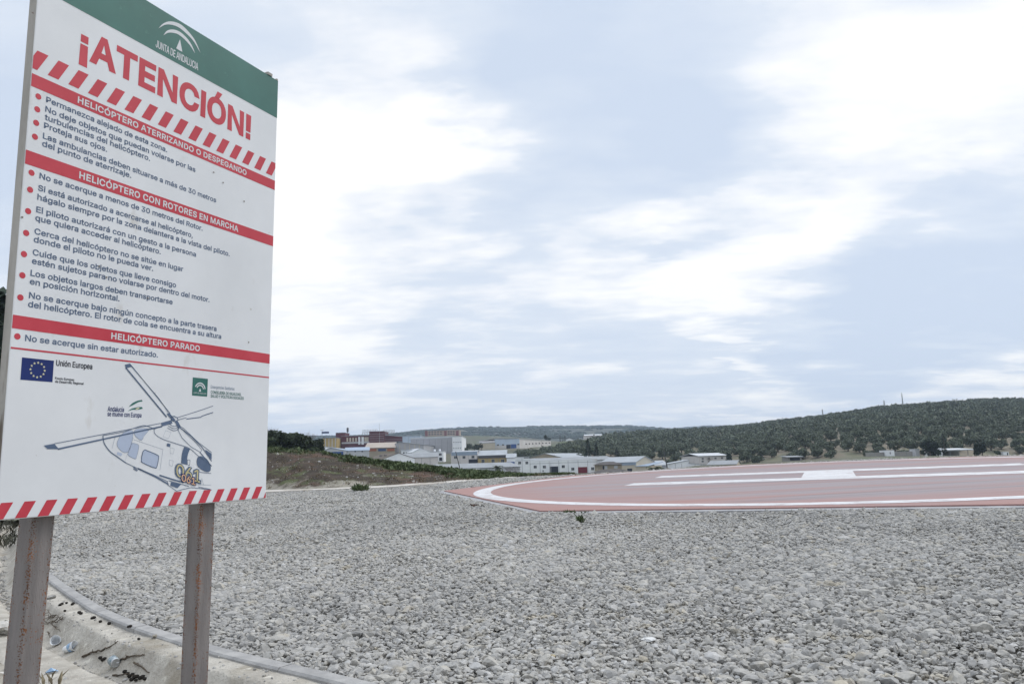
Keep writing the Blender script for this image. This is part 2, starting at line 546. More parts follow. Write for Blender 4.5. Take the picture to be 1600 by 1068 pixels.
ring(9.42, 9.90, .004).build('circle_marking', M_white, parent=pad)
ha = rad(-22)
he, hn = np.array([math.cos(ha), math.sin(ha)]), np.array([-math.sin(ha), math.cos(ha)])
Hp = [(-5.15, -2.6), (5.15, -2.6), (5.15, -1.45), (.72, -1.45), (.72, 1.42), (5.15, 1.42), (5.15, 2.6), (-5.15, 2.6), (-5.15, 1.42), (-.62, 1.42), (-.62, -1.45), (-5.15, -1.45)]
MB().add([(*(he * e + hn * q), .004) for e, q in Hp], [tuple(range(12))]).build('letter_marking', M_white, parent=pad)


# loose gravel ---------------------------------------------------------
def stone_shapes(k, sub, cuts, seed):
    """k irregular faceted stones, unit size"""
    out = []
    rg = np.random.default_rng(seed)
    bm = bmesh.new(); bmesh.ops.create_icosphere(bm, subdivisions=sub, radius=1.0)
    V0 = np.array([v.co[:] for v in bm.verts]); F0 = np.array([[v.index for v in f.verts] for f in bm.faces]); bm.free()
    for _ in range(k):
        V = V0 * (1 + rg.normal(0, .05, (len(V0), 1)))
        for _c in range(cuts):
            d = rg.normal(size=3); d /= np.linalg.norm(d); h = rg.uniform(.45, .85)
            t = V @ d
            V = V - np.outer(np.maximum(t - h, 0), d)
        V = V * np.array([1, rg.uniform(.62, .95), rg.uniform(.45, .8)])
        out.append((V, F0))
    return out


def octa_shapes(k, seed):
    rg = np.random.default_rng(seed); out = []
    F = np.array([(0, 1, 4), (1, 2, 4), (2, 3, 4), (3, 0, 4), (1, 0, 5), (2, 1, 5), (3, 2, 5), (0, 3, 5)])
    V0 = np.array([(1, 0, 0), (0, 1, 0), (-1, 0, 0), (0, -1, 0), (0, 0, 1), (0, 0, -1)], float)
    for _ in range(k):
        out.append((V0 * (1 + rg.normal(0, .16, (6, 1))) * np.array([1, rg.uniform(.65, .95), rg.uniform(.5, .8)]) + rg.normal(0, .12, (6, 3)), F))
    return out


def yard_h(x, y):
    return .022 * fbm(x, y, 1.6, 40, 3) + .03 * vnoise(x, y, 5.0, 55)


def rot_z_tilt(rg, n):
    a = rg.uniform(0, 2 * math.pi, n); t = rg.normal(0, .38, n); b = rg.uniform(0, 2 * math.pi, n)
    ca, sa, z, o = np.cos(a), np.sin(a), np.zeros(n), np.ones(n)
    Rz = np.stack([np.stack([ca, -sa, z], -1), np.stack([sa, ca, z], -1), np.stack([z, z, o], -1)], 1)
    ct, st = np.cos(t), np.sin(t)
    Rx = np.stack([np.stack([o, z, z], -1), np.stack([z, ct, -st], -1), np.stack([z, st, ct], -1)], 1)
    cb, sb = np.cos(b), np.sin(b)
    Rb = np.stack([np.stack([cb, -sb, z], -1), np.stack([sb, cb, z], -1), np.stack([z, z, o], -1)], 1)
    return Rb @ Rx @ Rz


def scatter(rg, d0, d1, per_m2, s_med, s_sig, shapes, smax, zlo=-.045, layer=.03, fov=.86, xmax=26):
    A = (d1 - d0) * (2 * fov * d1 + 1.2)
    n = int(A * per_m2)
    y = rg.uniform(d0, d1, n); x = rg.uniform(-1, 1, n) * (fov * d1 + .6)
    ok = (np.abs(x) < fov * y + .6) & (x < xmax)
    x, y = x[ok], y[ok]
    ok = inside(x, y, YARD) & ~inside(x, y, PADC + rel * 1.022)
    x, y = x[ok], y[ok]; n = len(x)
    s = np.minimum(s_med * np.exp(rg.normal(0, s_sig, n)), smax)
    # coarser patches here and there
    s *= 1 + .25 * vnoise(x, y, 1.3, 77) + .15 * vnoise(x, y, .4, 78)
    s *= np.where(rg.uniform(0, 1, n) < .02, 1.7, 1.0)
    lay = rg.uniform(0, 1, n)
    z = plane_z(x, y, 0) + zlo + yard_h(x, y) + lay * layer
    rim = inside(x, y, PADC + rel * 1.05)
    z = np.where(rim, z - .012, z)
    R = rot_z_tilt(rg, n)
    tone = np.clip(rg.normal(.52, .125, n) + .10 * vnoise(x, y, 2.2, 91), 0, 1)
    which = rg.integers(0, len(shapes), n)
    Vs, Fs, Ts = [], [], []; base = 0
    for k, (V, F) in enumerate(shapes):
        q = np.where(which == k)[0]
        if not len(q): continue
        P = np.einsum('nij,vj->nvi', R[q], V) * s[q][:, None, None] + np.stack([x[q], y[q], z[q]], -1)[:, None, :]
        Vs.append(P.reshape(-1, 3))
        Fs.append((F[None] + (np.arange(len(q)) * len(V))[:, None, None]).reshape(-1, 3) + base)
        Ts.append(np.repeat(tone[q], len(F)))
        base += len(q) * len(V)
    return np.concatenate(Vs), np.concatenate(Fs), np.concatenate(Ts)


def gravel_material():
    m = bpy.data.materials.new('gravel_stone'); m.use_nodes = True
    n, l = m.node_tree.nodes, m.node_tree.links
    b = n['Principled BSDF']; b.inputs['Roughness'].default_value = .9; b.inputs['Specular IOR Level'].default_value = .15
    a = n.new('ShaderNodeAttribute'); a.attribute_name = 'tone'
    r = n.new('ShaderNodeValToRGB'); e = r.color_ramp
    e.elements[0].position = 0.0; e.elements[0].color = (.215, .208, .192, 1)
    e.elements[1].position = 1.0; e.elements[1].color = (.55, .54, .52, 1)
    for p, c in ((.25, (.27, .265, .255)), (.5, (.352, .344, .328)), (.62, (.395, .379, .345)), (.8, (.415, .41, .40))):
        q = e.elements.new(p); q.color = (*c, 1)
    l.new(a.outputs['Fac'], r.inputs[0])
    tc = n.new('ShaderNodeTexCoord')
    t = N(n, 'ShaderNodeTexNoise', i_Scale=38.0, i_Detail=5.0, i_Roughness=.65); l.new(tc.outputs['Object'], t.inputs['Vector'])
    mr = n.new('ShaderNodeMapRange'); l.new(t.outputs[0], mr.inputs[0]); mr.inputs[1].default_value = .3; mr.inputs[2].default_value = .7
    mr.inputs[3].default_value = .78; mr.inputs[4].default_value = 1.16
    vm = N(n, 'ShaderNodeVectorMath', operation='SCALE'); l.new(r.outputs[0], vm.inputs[0]); l.new(mr.outputs[0], vm.inputs['Scale'])
    # a few ochre stained stones
    t2 = N(n, 'ShaderNodeTexNoise', i_Scale=5.0, i_Detail=3.0); l.new(tc.outputs['Object'], t2.inputs['Vector'])
    m2 = n.new('ShaderNodeMapRange'); l.new(t2.outputs[0], m2.inputs[0]); m2.inputs[1].default_value = .60; m2.inputs[2].default_value = .72; m2.inputs[4].default_value = .45
    mx = N(n, 'ShaderNodeMix', data_type='RGBA'); l.new(m2.outputs[0], mx.inputs[0]); l.new(vm.outputs[0], mx.inputs[6]); mx.inputs[7].default_value = (.42, .36, .25, 1)
    l.new(mx.outputs[2], b.inputs['Base Color'])
    bp = n.new('ShaderNodeBump'); bp.inputs['Strength'].default_value = .35; bp.inputs['Distance'].default_value = .01
    l.new(t.outputs[0], bp.inputs['Height']); l.new(bp.outputs[0], b.inputs['Normal'])
    return m


M_gravel = gravel_material()
near_s = stone_shapes(14, 2, 9, 5)
mid_s = stone_shapes(12, 1, 0, 6)
mid_s = [(V * (1 + RNG.normal(0, .10, (len(V), 1))), F) for V, F in mid_s]
icos = stone_shapes(12, 2, 8, 8)
# icosphere subdivisions=1 has 20 faces, 2 has 80
far_s = octa_shapes(12, 9)
rg = np.random.default_rng(3)
V, F, T = scatter(rg, 2.6, 7.5, 1500, .0075, .35, far_s, .016, zlo=-.05, layer=.014)
np_mesh('gravel', V, F, M_gravel, tone=T, kind='stuff')
for (d0, d1, dens, sm, sg, sh, mx, lay) in ((2.6, 6.2, 2200, .0162, .42, near_s, .060, .030), (6.2, 11.0, 1300, .0188, .38, mid_s, .065, .030),
                                            (11.0, 17.5, 760, .0235, .38, far_s, .075, .030), (17.5, 35.0, 210, .038, .34, far_s, .10, .03)):
    V, F, T = scatter(rg, d0, d1, dens, sm, sg, sh, mx, layer=lay)
    np_mesh('gravel', V, F, M_gravel, tone=T, kind='stuff')


# ------------------------------------------------------------------ the land around
def col_interp(pts, px):
    """pts: (px, py, Y) control points of a line in the landscape -> world points along columns px"""
    a = np.array(pts, float)
    py = np.interp(px, a[:, 0], a[:, 1]); Y = np.interp(px, a[:, 0], a[:, 2])
    return at(px, py, Y)


OLIVE_BASE = [(740, 719, 425), (800, 719, 400), (860, 719, 370), (900, 719, 340), (1000, 723, 335), (1100, 725, 335), (1160, 722, 310), (1300, 714, 280),
              (1450, 712, 275), (1600, 713, 285), (1900, 718, 300), (2300, 726, 330)]
OLIVE_RIDGE = [(740, 718, 450), (800, 716, 450), (830, 713, 465), (861, 708, 490), (890, 699, 550), (930, 688, 660), (1000, 680, 720), (1100, 674.5, 780), (1180, 669, 820),
               (1206, 664.5, 820), (1285, 656.5, 820), (1382, 642, 800), (1460, 635.5, 780), (1550, 630.5, 760), (1600, 630, 760), (1900, 640, 760), (2300, 690, 760)]
FAR_RIDGE = [(-700, 690, 2300), (300, 687, 2300), (460, 682, 2300), (560, 681.5, 2300), (621, 677.5, 2300), (659, 672.5, 2300), (690, 670, 2300), (714, 668, 2300), (755, 667, 2300),
             (804, 666.5, 2300), (869, 665.5, 2300), (950, 665, 2300), (979, 664.2, 2300), (1022, 667, 2300), (1049, 670, 2300), (1090, 677, 2300), (1180, 690, 2300), (1500, 700, 2300)]
FAR_BASE = [(-700, 706, 1350), (300, 697, 1350), (700, 688, 1350), (1000, 688, 1350), (1500, 702, 1350)]
FAR2_RIDGE = [(900, 690, 3300), (980, 676, 3300), (1049, 670, 3300), (1075, 667.6, 3300), (1110, 664.8, 3300), (1163, 664.5, 3300), (1190, 666, 3300), (1300, 668, 3300), (1500, 676, 3300), (1900, 690, 3300)]
FAR2_BASE = [(900, 694, 2500), (1900, 700, 2500)]

CTRL = []         # (x, y, z) known ground heights in the valley
for (x, y, Y) in OLIVE_BASE: CTRL.append(at(x, y + 1.0, Y))
for (x, y, Y) in FAR_BASE: CTRL.append(at(x, y + 1, Y))
for (x, y, Y) in ((300, 700, 600), (0, 700, 500), (-400, 705, 500), (1500, 706, 1200), (2200, 712, 1200), (600, 689, 1000), (760, 687, 1000), (900, 688, 950)):
    CTRL.append(at(x, y, Y))


# the slope below the yard and the dip before the town
for px in range(-300, 2001, 100):
    for Y, y_ in ((62, 758), (95, 752), (140, 748), (185, 746)):
        if px < 560: y_ = y_ - 22
        if px > 1060: y_ = y_ - 13
        CTRL.append(at(px, y_ - .0314 * (px - 850), Y))


# buildings are listed here first: the ground runs through their feet
# kind label | px0 px1 | y of the eaves at px0 px1 | y of the foot at px0 px1 | distance at px0 px1 | depth away from the camera
BLD = []


def B(key, px0, px1, t0, t1, b0, b1, Y0, Y1, depth, **kw):
    BLD.append(dict(key=key, px=(px0, px1), top=(t0, t1), foot=(b0, b1), Y=(Y0, Y1), depth=depth, **kw))
    for px, fy, Y in ((px0, b0, Y0), ((px0 + px1) / 2, (b0 + b1) / 2, (Y0 + Y1) / 2), (px1, b1, Y1)):
        CTRL.append(at(px, fy, Y)); CTRL.append(at(px, fy, Y) + np.array([0, depth, 0]))


B('white_row', 814, 934, 719.5, 718.5, 741.5, 738.5, 260, 262, 26)
B('white_office', 806, 828, 713.5, 713.5, 741, 741, 257.5, 257.5, 20)
B('beige_hall', 830, 880, 714.5, 714.5, 732, 732, 330, 322, 30)
B('yellow_hall', 747, 792, 711, 711, 726.5, 726.5, 300, 300, 34)
B('blue_band_hall', 705, 746, 706, 705.5, 728.5, 727.5, 300, 300, 34)
B('low_grey_shed', 688, 813, 732, 729.5, 744, 742, 222, 228, 12)
B('blue_stripe_wall', 792, 806.5, 714.5, 714.5, 729, 729, 290, 290, 20)
B('low_white_wall', 716, 750, 732.8, 732, 745, 744.5, 216, 218, .5)
B('silo_hall', 642, 707, 686, 683.5, 707, 707, 421, 421, 38)
B('silo_front', 707, 722, 682, 682, 707, 707, 419, 419, 36)
B('blue_block', 629, 657, 680.5, 680.5, 700, 700, 480, 480, 26)
B('panel_hall', 617, 685, 715.5, 713.5, 733, 731, 298, 300, 26)
B('gable_end_hall', 572, 598, 717.5, 718, 733, 733, 306, 291, 13)
B('white_gable_hall', 644, 673, 706.5, 705.5, 720, 719, 335, 338, 20)
B('two_storey_house', 627, 645, 703, 703, 720, 720, 345, 345, 9)
B('small_white_house', 673, 693, 705.5, 705.5, 720, 719, 332, 332, 12)
B('blue_door_shed', 504, 540, 704, 703.5, 718, 718, 330, 330, 24)
B('long_pale_shed', 540, 577, 703.5, 703.5, 718, 718, 332, 334, 20)
B('left_white_shed', 478, 506, 698.5, 698.5, 712, 712, 350, 350, 18)
B('orange_sign_hall', 571, 617, 699, 699, 712, 711, 392, 394, 55)
B('ribbed_hall', 617.5, 662, 693, 694.5, 711, 709, 400, 398, 40)
B('maroon_main', 577, 600, 674, 674, 700, 700, 520, 520, 18)
B('maroon_left', 533, 577, 681, 680.5, 700, 700, 523, 523, 16)
B('maroon_tower', 524.5, 539, 676, 676, 700, 700, 526, 526, 14)
B('maroon_right', 600, 629, 679.5, 682, 700, 700, 524, 530, 20)
B('yellow_block', 504, 526, 684, 684, 700, 700, 512, 512, 12)
B('apartments', 664, 718, 673.2, 671.6, 681.5, 681, 1150, 1150, 30)
B('far_long_hall', 812, 861, 686, 688, 699.5, 695.5, 520, 575, 30)
B('far_blue_hall', 774, 812, 685.6, 685, 701, 700, 517, 518, 40)
B('far_cream_shed', 754.5, 774, 691.5, 691.5, 701, 701, 512, 514, 22)
B('far_white_house', 884, 896, 687, 687, 690.5, 690.5, 720, 720, 10)
B('ridge_white_shed', 914, 941, 680.2, 679.6, 686.5, 686, 640, 640, 14)
B('beige_house', 935, 972, 725.5, 725.5, 738, 737, 205, 205, 9)
B('grey_hall', 905, 958, 718, 717.5, 734, 733, 285, 285, 40)
B('big_beige_hall', 938, 994, 722.5, 722.5, 738, 736, 248, 240, 12)
B('dark_roof_shed', 927, 990, 738.6, 738.2, 742, 741.5, 193, 193, 8)
B('low_lean_to', 994, 1012, 728, 728, 737.5, 736.5, 240, 238, 12)
B('pale_roof_shed', 1014, 1046, 727, 726, 737, 735.5, 272, 272, 25)
B('white_gable_hall_near', 1046, 1077, 724.5, 722.8, 735.5, 733.5, 258, 257, 40)
B('white_gable_hall_low', 1077, 1106, 723.5, 726, 733.5, 731.5, 257, 256, 30)
B('four_window_house', 1093, 1136, 711.5, 711, 726, 724.5, 305, 310, 12)
B('low_tan_shed', 1106, 1150, 726.3, 724.6, 733, 731, 249, 246, 22)
B('farm_wall', 1353, 1431, 706.7, 705.2, 711.5, 711.5, 270, 268, .4)
B('farm_shed', 1232, 1253, 713.6, 713.6, 719, 718.5, 262, 262, 6)
B('white_box_hut', 1385, 1398, 703.2, 703, 711, 711, 268, 268, 5)
B('grey_pump_house', 1431, 1437.5, 701, 701, 712, 712, 266, 266, 4)
B('farm_canopy', 1469, 1524, 703.5, 703, 712, 712, 268, 268, 10)
B('small_white_hut', 1568, 1577, 705.5, 705.5, 712, 712, 262, 262, 3)

CT = np.array(CTRL)


def valley_z(x, y):
    x = np.asarray(x, float); y = np.asarray(y, float)
    sh = x.shape
    q = np.stack([x.ravel(), y.ravel()], 1)
    out = np.empty(len(q))
    for i in range(0, len(q), 4000):
        d2 = ((q[i:i + 4000, None, :] - CT[None, :, :2]) ** 2).sum(-1)
        w = 1.0 / (d2 + 9.0) ** 1.6
        out[i:i + 4000] = (w * CT[None, :, 2]).sum(1) / w.sum(1)
    return out.reshape(sh)


def ground_z(x, y):
    x = np.asarray(x, float); y = np.asarray(y, float)
    d = np.hypot(x, y - 12)
    t = sstep(23, 46, d)
    near = np.clip(plane_z(x, y, -.40), -1.2, .8)
    return near * (1 - t) + (valley_z(x, y) - .15) * t


M_ground = material('valley_ground', (.065, .070, .045), (.115, .105, .075), .012, rough=.95, detail=8,
                    extra=chain(spots((.085, .10, .055), .03, .48, .62, 6), spots((.27, .25, .22), .05, .62, .72, 5)))
ang = np.concatenate([np.linspace(rad(-180), rad(-50), 27)[:-1], np.linspace(rad(-50), rad(60), 230), np.linspace(rad(60), rad(180), 25)[1:]])
dist = np.concatenate([[0.5], np.geomspace(4, 4300, 140)])
AA, DD = np.meshgrid(ang, dist, indexing='ij')
gx, gy = np.sin(AA) * DD, np.cos(AA) * DD
grid_mesh('ground', np.stack([gx, gy, ground_z(gx, gy)], -1), M_ground, kind='structure')


def hill(name, base, ridge, px, nt, mat, back=1.5, ease=.55, bump=(0, 1), seed=1):
    b = col_interp(base, px); r = col_interp(ridge, px)
    T = np.concatenate([np.linspace(-.06, 1, nt), np.linspace(1.0, back, 8)[1:]])
    P = np.zeros((len(px), len(T), 3))
    for j, t in enumerate(T):
        q = b + (r - b) * t
        tt = np.clip(t, 0, 1)
        h = (tt * (1 + ease) - ease * tt * tt) if ease else tt
        z = b[:, 2] + (r[:, 2] - b[:, 2]) * h
        if t < 0: z = b[:, 2] - 2.5
        if t > 1: z = r[:, 2] - (r[:, 2] - b[:, 2]) * ((t - 1) / (back - 1)) ** 1.5 * .8
        z = z + bump[0] * fbm(q[:, 0], q[:, 1], bump[1], seed, 3) * max(0, min(1, t * 4)) * (1 if t < .93 else .3)
        P[:, j] = np.column_stack([q[:, 0], q[:, 1], z])
    grid_mesh(name, P, mat, kind='structure')
    return P


M_olive_soil = material('olive_soil', (.13, .112, .082), (.21, .185, .14), .03, rough=.95, detail=7, extra=spots((.13, .13, .085), .06, .50, .64, 5))
M_far_soil = material('far_hill_soil', (.045, .058, .050), (.075, .082, .065), .004, rough=.95, detail=8,
                      extra=chain(spots((.34, .31, .26), .012, .68, .72, 3), spots((.20, .175, .13), .0035, .58, .70, 4)))
pxo = np.linspace(740, 2300, 160)
OH = hill('olive_hill', OLIVE_BASE, OLIVE_RIDGE, pxo, 40, M_olive_soil, back=1.5, bump=(1.0, 90), seed=4)
pxf = np.linspace(-700, 1500, 150)
FH = hill('far_hills', FAR_BASE, FAR_RIDGE, pxf, 30, M_far_soil, back=1.6, ease=.2, bump=(6, 300), seed=8)
pxg = np.linspace(900, 1900, 80)
GH = hill('far_hills', FAR2_BASE, FAR2_RIDGE, pxg, 20, M_far_soil, back=1.6, ease=.2, bump=(6, 300), seed=9)


# earth bank on the left -------------------------------------------------
BANK_FOOT = [(-300, 772), (200, 772), (330, 771.5), (415, 767.5), (500, 765.5), (600, 761), (690, 755.5), (760, 750), (830, 744.5), (870, 741.5), (900, 740)]
BANK_CREST = [(-300, 690, 44), (200, 694, 41), (330, 697, 40), (415, 701, 40), (480, 705, 40), (520, 711.5, 39.5), (560, 717, 39), (600, 723, 38.6), (640, 727.5, 38.4), (680, 732, 38.2),
              (720, 736.5, 38), (780, 740.3, 38), (830, 742, 38.2), (870, 740.6, 38.4), (900, 739.4, 38.6)]


def bank_material():
    def lower(n, l, vec, col):
        # pale marl near the foot, dark soil above: colour of the cut face itself
        a = n.new('ShaderNodeAttribute'); a.attribute_name = 'rise'
        t = N(n, 'ShaderNodeTexNoise', i_Scale=.8, i_Detail=5.0, i_Roughness=.7); l.new(vec, t.inputs['Vector'])
        ad = N(n, 'ShaderNodeMath', operation='MULTIPLY_ADD'); l.new(t.outputs[0], ad.inputs[0]); ad.inputs[1].default_value = .9
        l.new(a.outputs['Fac'], ad.inputs[2])
        mr = n.new('ShaderNodeMapRange'); l.new(ad.outputs[0], mr.inputs[0]); mr.inputs[1].default_value = .45; mr.inputs[2].default_value = .60
        mr.inputs[3].default_value = 1.0; mr.inputs[4].default_value = 0.0
        mx = N(n, 'ShaderNodeMix', data_type='RGBA'); l.new(mr.outputs[0], mx.inputs[0]); l.new(col, mx.inputs[6]); mx.inputs[7].default_value = (.27, .25, .21, 1)
        return mx.outputs[2]
    return material('bank_earth', (.032, .025, .019), (.066, .050, .038), 1.1, rough=.95, detail=7, bump=1.0, bscale=9,
                    extra=chain(spots((.115, .062, .044), .55, .54, .70, 5), spots((.075, .085, .04), .9, .52, .62, 5), lower, spots((.42, .40, .36), 6.0, .70, .74, 2)))


pxb = np.linspace(-300, 900, 300)
fa = np.array(BANK_FOOT, float); ca_ = np.array(BANK_CREST, float)
foot = hit(pxb, np.interp(pxb, fa[:, 0], fa[:, 1]), -.05)
crest = at(pxb, np.interp(pxb, ca_[:, 0], ca_[:, 1]), np.interp(pxb, ca_[:, 0], ca_[:, 2]))
foot_far = at(pxb, np.interp(pxb, fa[:, 0], fa[:, 1]), 34.0)
foot = np.where((foot[:, 1] > 34.0)[:, None], foot_far, foot)
# keep the foot just behind the pale path
crest[:, 1] = np.maximum(crest[:, 1], foot[:, 1] + 1.6)
TT = np.concatenate([np.linspace(-.05, 1, 46), np.linspace(1, 3.2, 16)[1:]])
BP = np.zeros((len(pxb), len(TT), 3)); rise = np.zeros(BP.shape[:2])
for j, t in enumerate(TT):
    q = foot + (crest - foot) * t
    if t > 1:
        dr = crest[:, :2] / np.linalg.norm(crest[:, :2], axis=1)[:, None]
        q = crest.copy(); q[:, :2] += dr * (t - 1) * 4.0
    x, y = q[:, 0], q[:, 1]
    tt = min(max(t, 0), 1)
    prof_ = 1 - (1 - tt) ** 1.35
    z = foot[:, 2] + (crest[:, 2] - foot[:, 2]) * prof_
    if t < 0: z = z - .3
    H = np.clip((crest[:, 2] - foot[:, 2]) / 2.0, .06, 1)
    z = z + H * (.16 * fbm(x, y, 1.4, 60, 4) + .07 * fbm(x * 3 + y * .6, y * .35, .9, 66, 3)) * min(1, tt * 5 + .1)
    if t > 1: z = z - (t - 1) * 1.6 - .25 * min(1, (t - 1) * 6)
    BP[:, j] = np.column_stack([x, y, z]); rise[:, j] = tt * np.clip((crest[:, 2] - foot[:, 2]) / 1.9, .0, 1.2) + (1 - np.clip((crest[:, 2] - foot[:, 2]) / 1.2, 0, 1)) * .6
bank = grid_mesh('earth_bank', BP, bank_material(), kind='structure')
ra = bank.data.attributes.new('rise', 'FLOAT', 'POINT'); ra.data.foreach_set('value', rise.astype(np.float32).ravel())


def blades(P, hgt, rg, n_per=7, spread=.12, wid=.25, droop=.5):
    """leafy tufts at points P: broad little leaves as quads"""
    n = len(P) * n_per
    c = np.repeat(P, n_per, 0) + np.column_stack([rg.normal(0, spread, (n, 2)), np.zeros(n)])
    h = np.repeat(hgt, n_per) * rg.uniform(.5, 1.1, n)
    a = rg.uniform(0, 2 * math.pi, n); ln = rg.uniform(.1, 1, n) * droop
    dirv = np.column_stack([np.cos(a) * ln, np.sin(a) * ln, np.ones(n)]); dirv /= np.linalg.norm(dirv, axis=1)[:, None]
    side = np.column_stack([-np.sin(a), np.cos(a), rg.normal(0, .2, n)])
    w = (h * wid)[:, None]
    b0 = c + dirv * (h * .15)[:, None]; m = c + dirv * (h * .6)[:, None]; tp = c + dirv * h[:, None] + np.column_stack([np.cos(a), np.sin(a), -.3 * np.ones(n)]) * (h * .25)[:, None]
    V = np.stack([b0, m + side * w, tp, m - side * w], 1).reshape(-1, 3)
    F = np.arange(n * 4).reshape(-1, 4)
    return V, F


M_weed = material('weed_leaves', (.066, .095, .042), (.115, .142, .072), 3.0, rough=.8, tone=(.65, 1.35))
M_dry = material('dry_scrub', (.10, .085, .055), (.17, .14, .09), 3.0, rough=.9, tone=(.6, 1.4))
rg = np.random.default_rng(21)
# green weeds over the bank top, thicker to the right
n = 46000
ii = rg.uniform(0, len(pxb) - 1.001, n); px_i = np.interp(ii, np.arange(len(pxb)), pxb)
thr = np.interp(px_i, [330, 415, 480, 560, 640, 700, 780, 880], [.97, .95, .86, .72, .55, .40, .15, .2])
tj = rg.uniform(.02, 1.25, n)
dens = np.interp(px_i, [330, 440, 560, 650, 760, 900], [.35, .5, .85, 1, 1, .9])
i0 = ii.astype(int)
jj = np.interp(tj, TT, np.arange(len(TT))); j0 = np.minimum(jj.astype(int), len(TT) - 2)
fx = (ii - i0)[:, None]; fy = (jj - j0)[:, None]
P = (BP[i0, j0] * (1 - fx) + BP[i0 + 1, j0] * fx) * (1 - fy) + (BP[i0, j0 + 1] * (1 - fx) + BP[i0 + 1, j0 + 1] * fx) * fy
nz = vnoise(P[:, 0], P[:, 1], 1.3, 12) * .16 + vnoise(P[:, 0], P[:, 1], .4, 14) * .08
keep = (tj > thr + nz) & (rg.uniform(0, 1, n) < dens) & (px_i > 390) & (px_i < 892)
Pk = P[keep]
hk = .07 + .17 * rg.uniform(0, 1, len(Pk)) ** 2 * np.interp(px_i[keep], [400, 560, 760, 830, 890], [.6, 1, 1, .5, .3])
V, F = blades(Pk, hk, rg, 7, .10, .24, .9)
np_mesh('bank_weeds', V, F, M_weed, tone=np.repeat(np.clip(.5 + .35 * vnoise(Pk[:, 0], Pk[:, 1], .7, 31) + rg.normal(0, .15, len(Pk)), 0, 1), 7), kind='stuff')
keep2 = (~keep) & (rg.uniform(0, 1, n) < .12) & (px_i > 390) & (px_i < 860)
Pk = P[keep2]
V, F = blades(Pk, .05 + .14 * rg.uniform(0, 1, len(Pk)) ** 2, rg, 6, .06, .10, .8)
np_mesh('bank_dry_scrub', V, F, M_dry, tone=rg.uniform(0, 1, len(F)), kind='stuff')
keep3 = (rg.uniform(0, 1, n) < .05) & (px_i > 390) & (px_i < 800) & (tj < .95)
Pk = P[keep3]
Vs, Fs = [], []; R = rot_z_tilt(rg, len(Pk)); sz = .018 * np.exp(rg.normal(0, .7, len(Pk)))
for k in range(len(Pk)):
    V, F = far_s[k % 12]
    Vs.append(V @ R[k].T * min(sz[k], .10) + Pk[k]); Fs.append(F + 6 * k)
np_mesh('bank_stones', np.concatenate(Vs), np.concatenate(Fs), M_gravel, tone=rg.uniform(.4, 1, len(Pk) * 8), kind='stuff')


# ------------------------------------------------------------------ trees
M_olive = material('olive_leaves', (.080, .099, .066), (.115, .134, .094), .6, rough=.75, tone=(.68, 1.28))
M_bark = material('bark', (.09, .075, .06), (.16, .135, .11), 3.0, rough=.95, stretch=(4, 4, .7))
M_conifer = material('conifer_leaves', (.016, .026, .018), (.032, .045, .030), 1.0, rough=.8, tone=(.6, 1.4))
M_broad = material('broadleaf', (.028, .040, .022), (.050, .066, .035), 1.0, rough=.8, tone=(.5, 1.5))
M_twig = material('bare_twigs', (.13, .11, .10), (.20, .175, .165), 2.0, rough=.95)
M_palm = material('palm_leaves', (.050, .062, .035), (.09, .10, .06), 1.0, rough=.7, tone=(.55, 1.5))


def leaf_cloud(rg, n, blobs, size, flat=.0):
    """n small quads spread through a set of ellipsoid clumps (cx,cy,cz,rx,ry,rz)"""
    bl = np.array(blobs, float)
    vol = bl[:, 3] * bl[:, 4] * bl[:, 5]; vol = vol ** .7
    k = rg.choice(len(bl), n, p=vol / vol.sum())
    d = rg.normal(size=(n, 3)); d /= np.linalg.norm(d, axis=1)[:, None]
    r = rg.uniform(.35, 1.0, n) ** .45
    C = bl[k, :3] + d * r[:, None] * bl[k, 3:6]
    nrm = d * .7 + rg.normal(0, .6, (n, 3)); nrm /= np.linalg.norm(nrm, axis=1)[:, None]
    a = np.cross(nrm, rg.normal(size=(n, 3))); a /= np.linalg.norm(a, axis=1)[:, None]
    b = np.cross(nrm, a)
    s = size * rg.uniform(.6, 1.35, n)
    V = np.stack([C - a * s[:, None], C - b * (s * .55)[:, None], C + a * s[:, None], C + b * (s * .55)[:, None]], 1).reshape(-1, 3)
    clump = rg.uniform(.1, .9, len(bl))
    tone = np.clip(clump[k] + rg.normal(0, .2, n), 0, 1)
    return V, np.arange(n * 4).reshape(-1, 4), tone


def olive_blobs(rg, W=2.7, H=4.2):
    bl = [(0, 0, H * .52, W * .75, W * .75, H * .36)]
    for _ in range(8):
        a = rg.uniform(0, 2 * math.pi); q = rg.uniform(.35, .72) * W
        r = rg.uniform(.32, .5) * W
        bl.append((math.cos(a) * q, math.sin(a) * q, H * rg.uniform(.30, .78), r, r, r * .85))
    return bl


OL = []
rg = np.random.default_rng(31)
for k in range(6):
    V, F, T = leaf_cloud(rg, 900, olive_blobs(rg), .34)
    crown = np_mesh('crown', V, F, M_olive, tone=T, link=False)
    mb = MB()
    lean = rg.normal(0, .15, 2)
    mb.tube([(0, 0, -.4), (.05, 0, .6), (lean[0], lean[1], 1.3)], [.34, .24, .2], 7)
    for _ in range(3):
        a = rg.uniform(0, 6.28)
        mb.tube([(lean[0], lean[1], 1.2), (math.cos(a) * .6, math.sin(a) * .6, 1.9), (math.cos(a) * 1.3, math.sin(a) * 1.3, 2.8)], [.15, .11, .05], 5)
    t = bpy.data.meshes.new('trunk'); t.from_pydata(mb.v, [], mb.f); t.materials.append(M_bark); t.update()
    OL.append((crown, t))

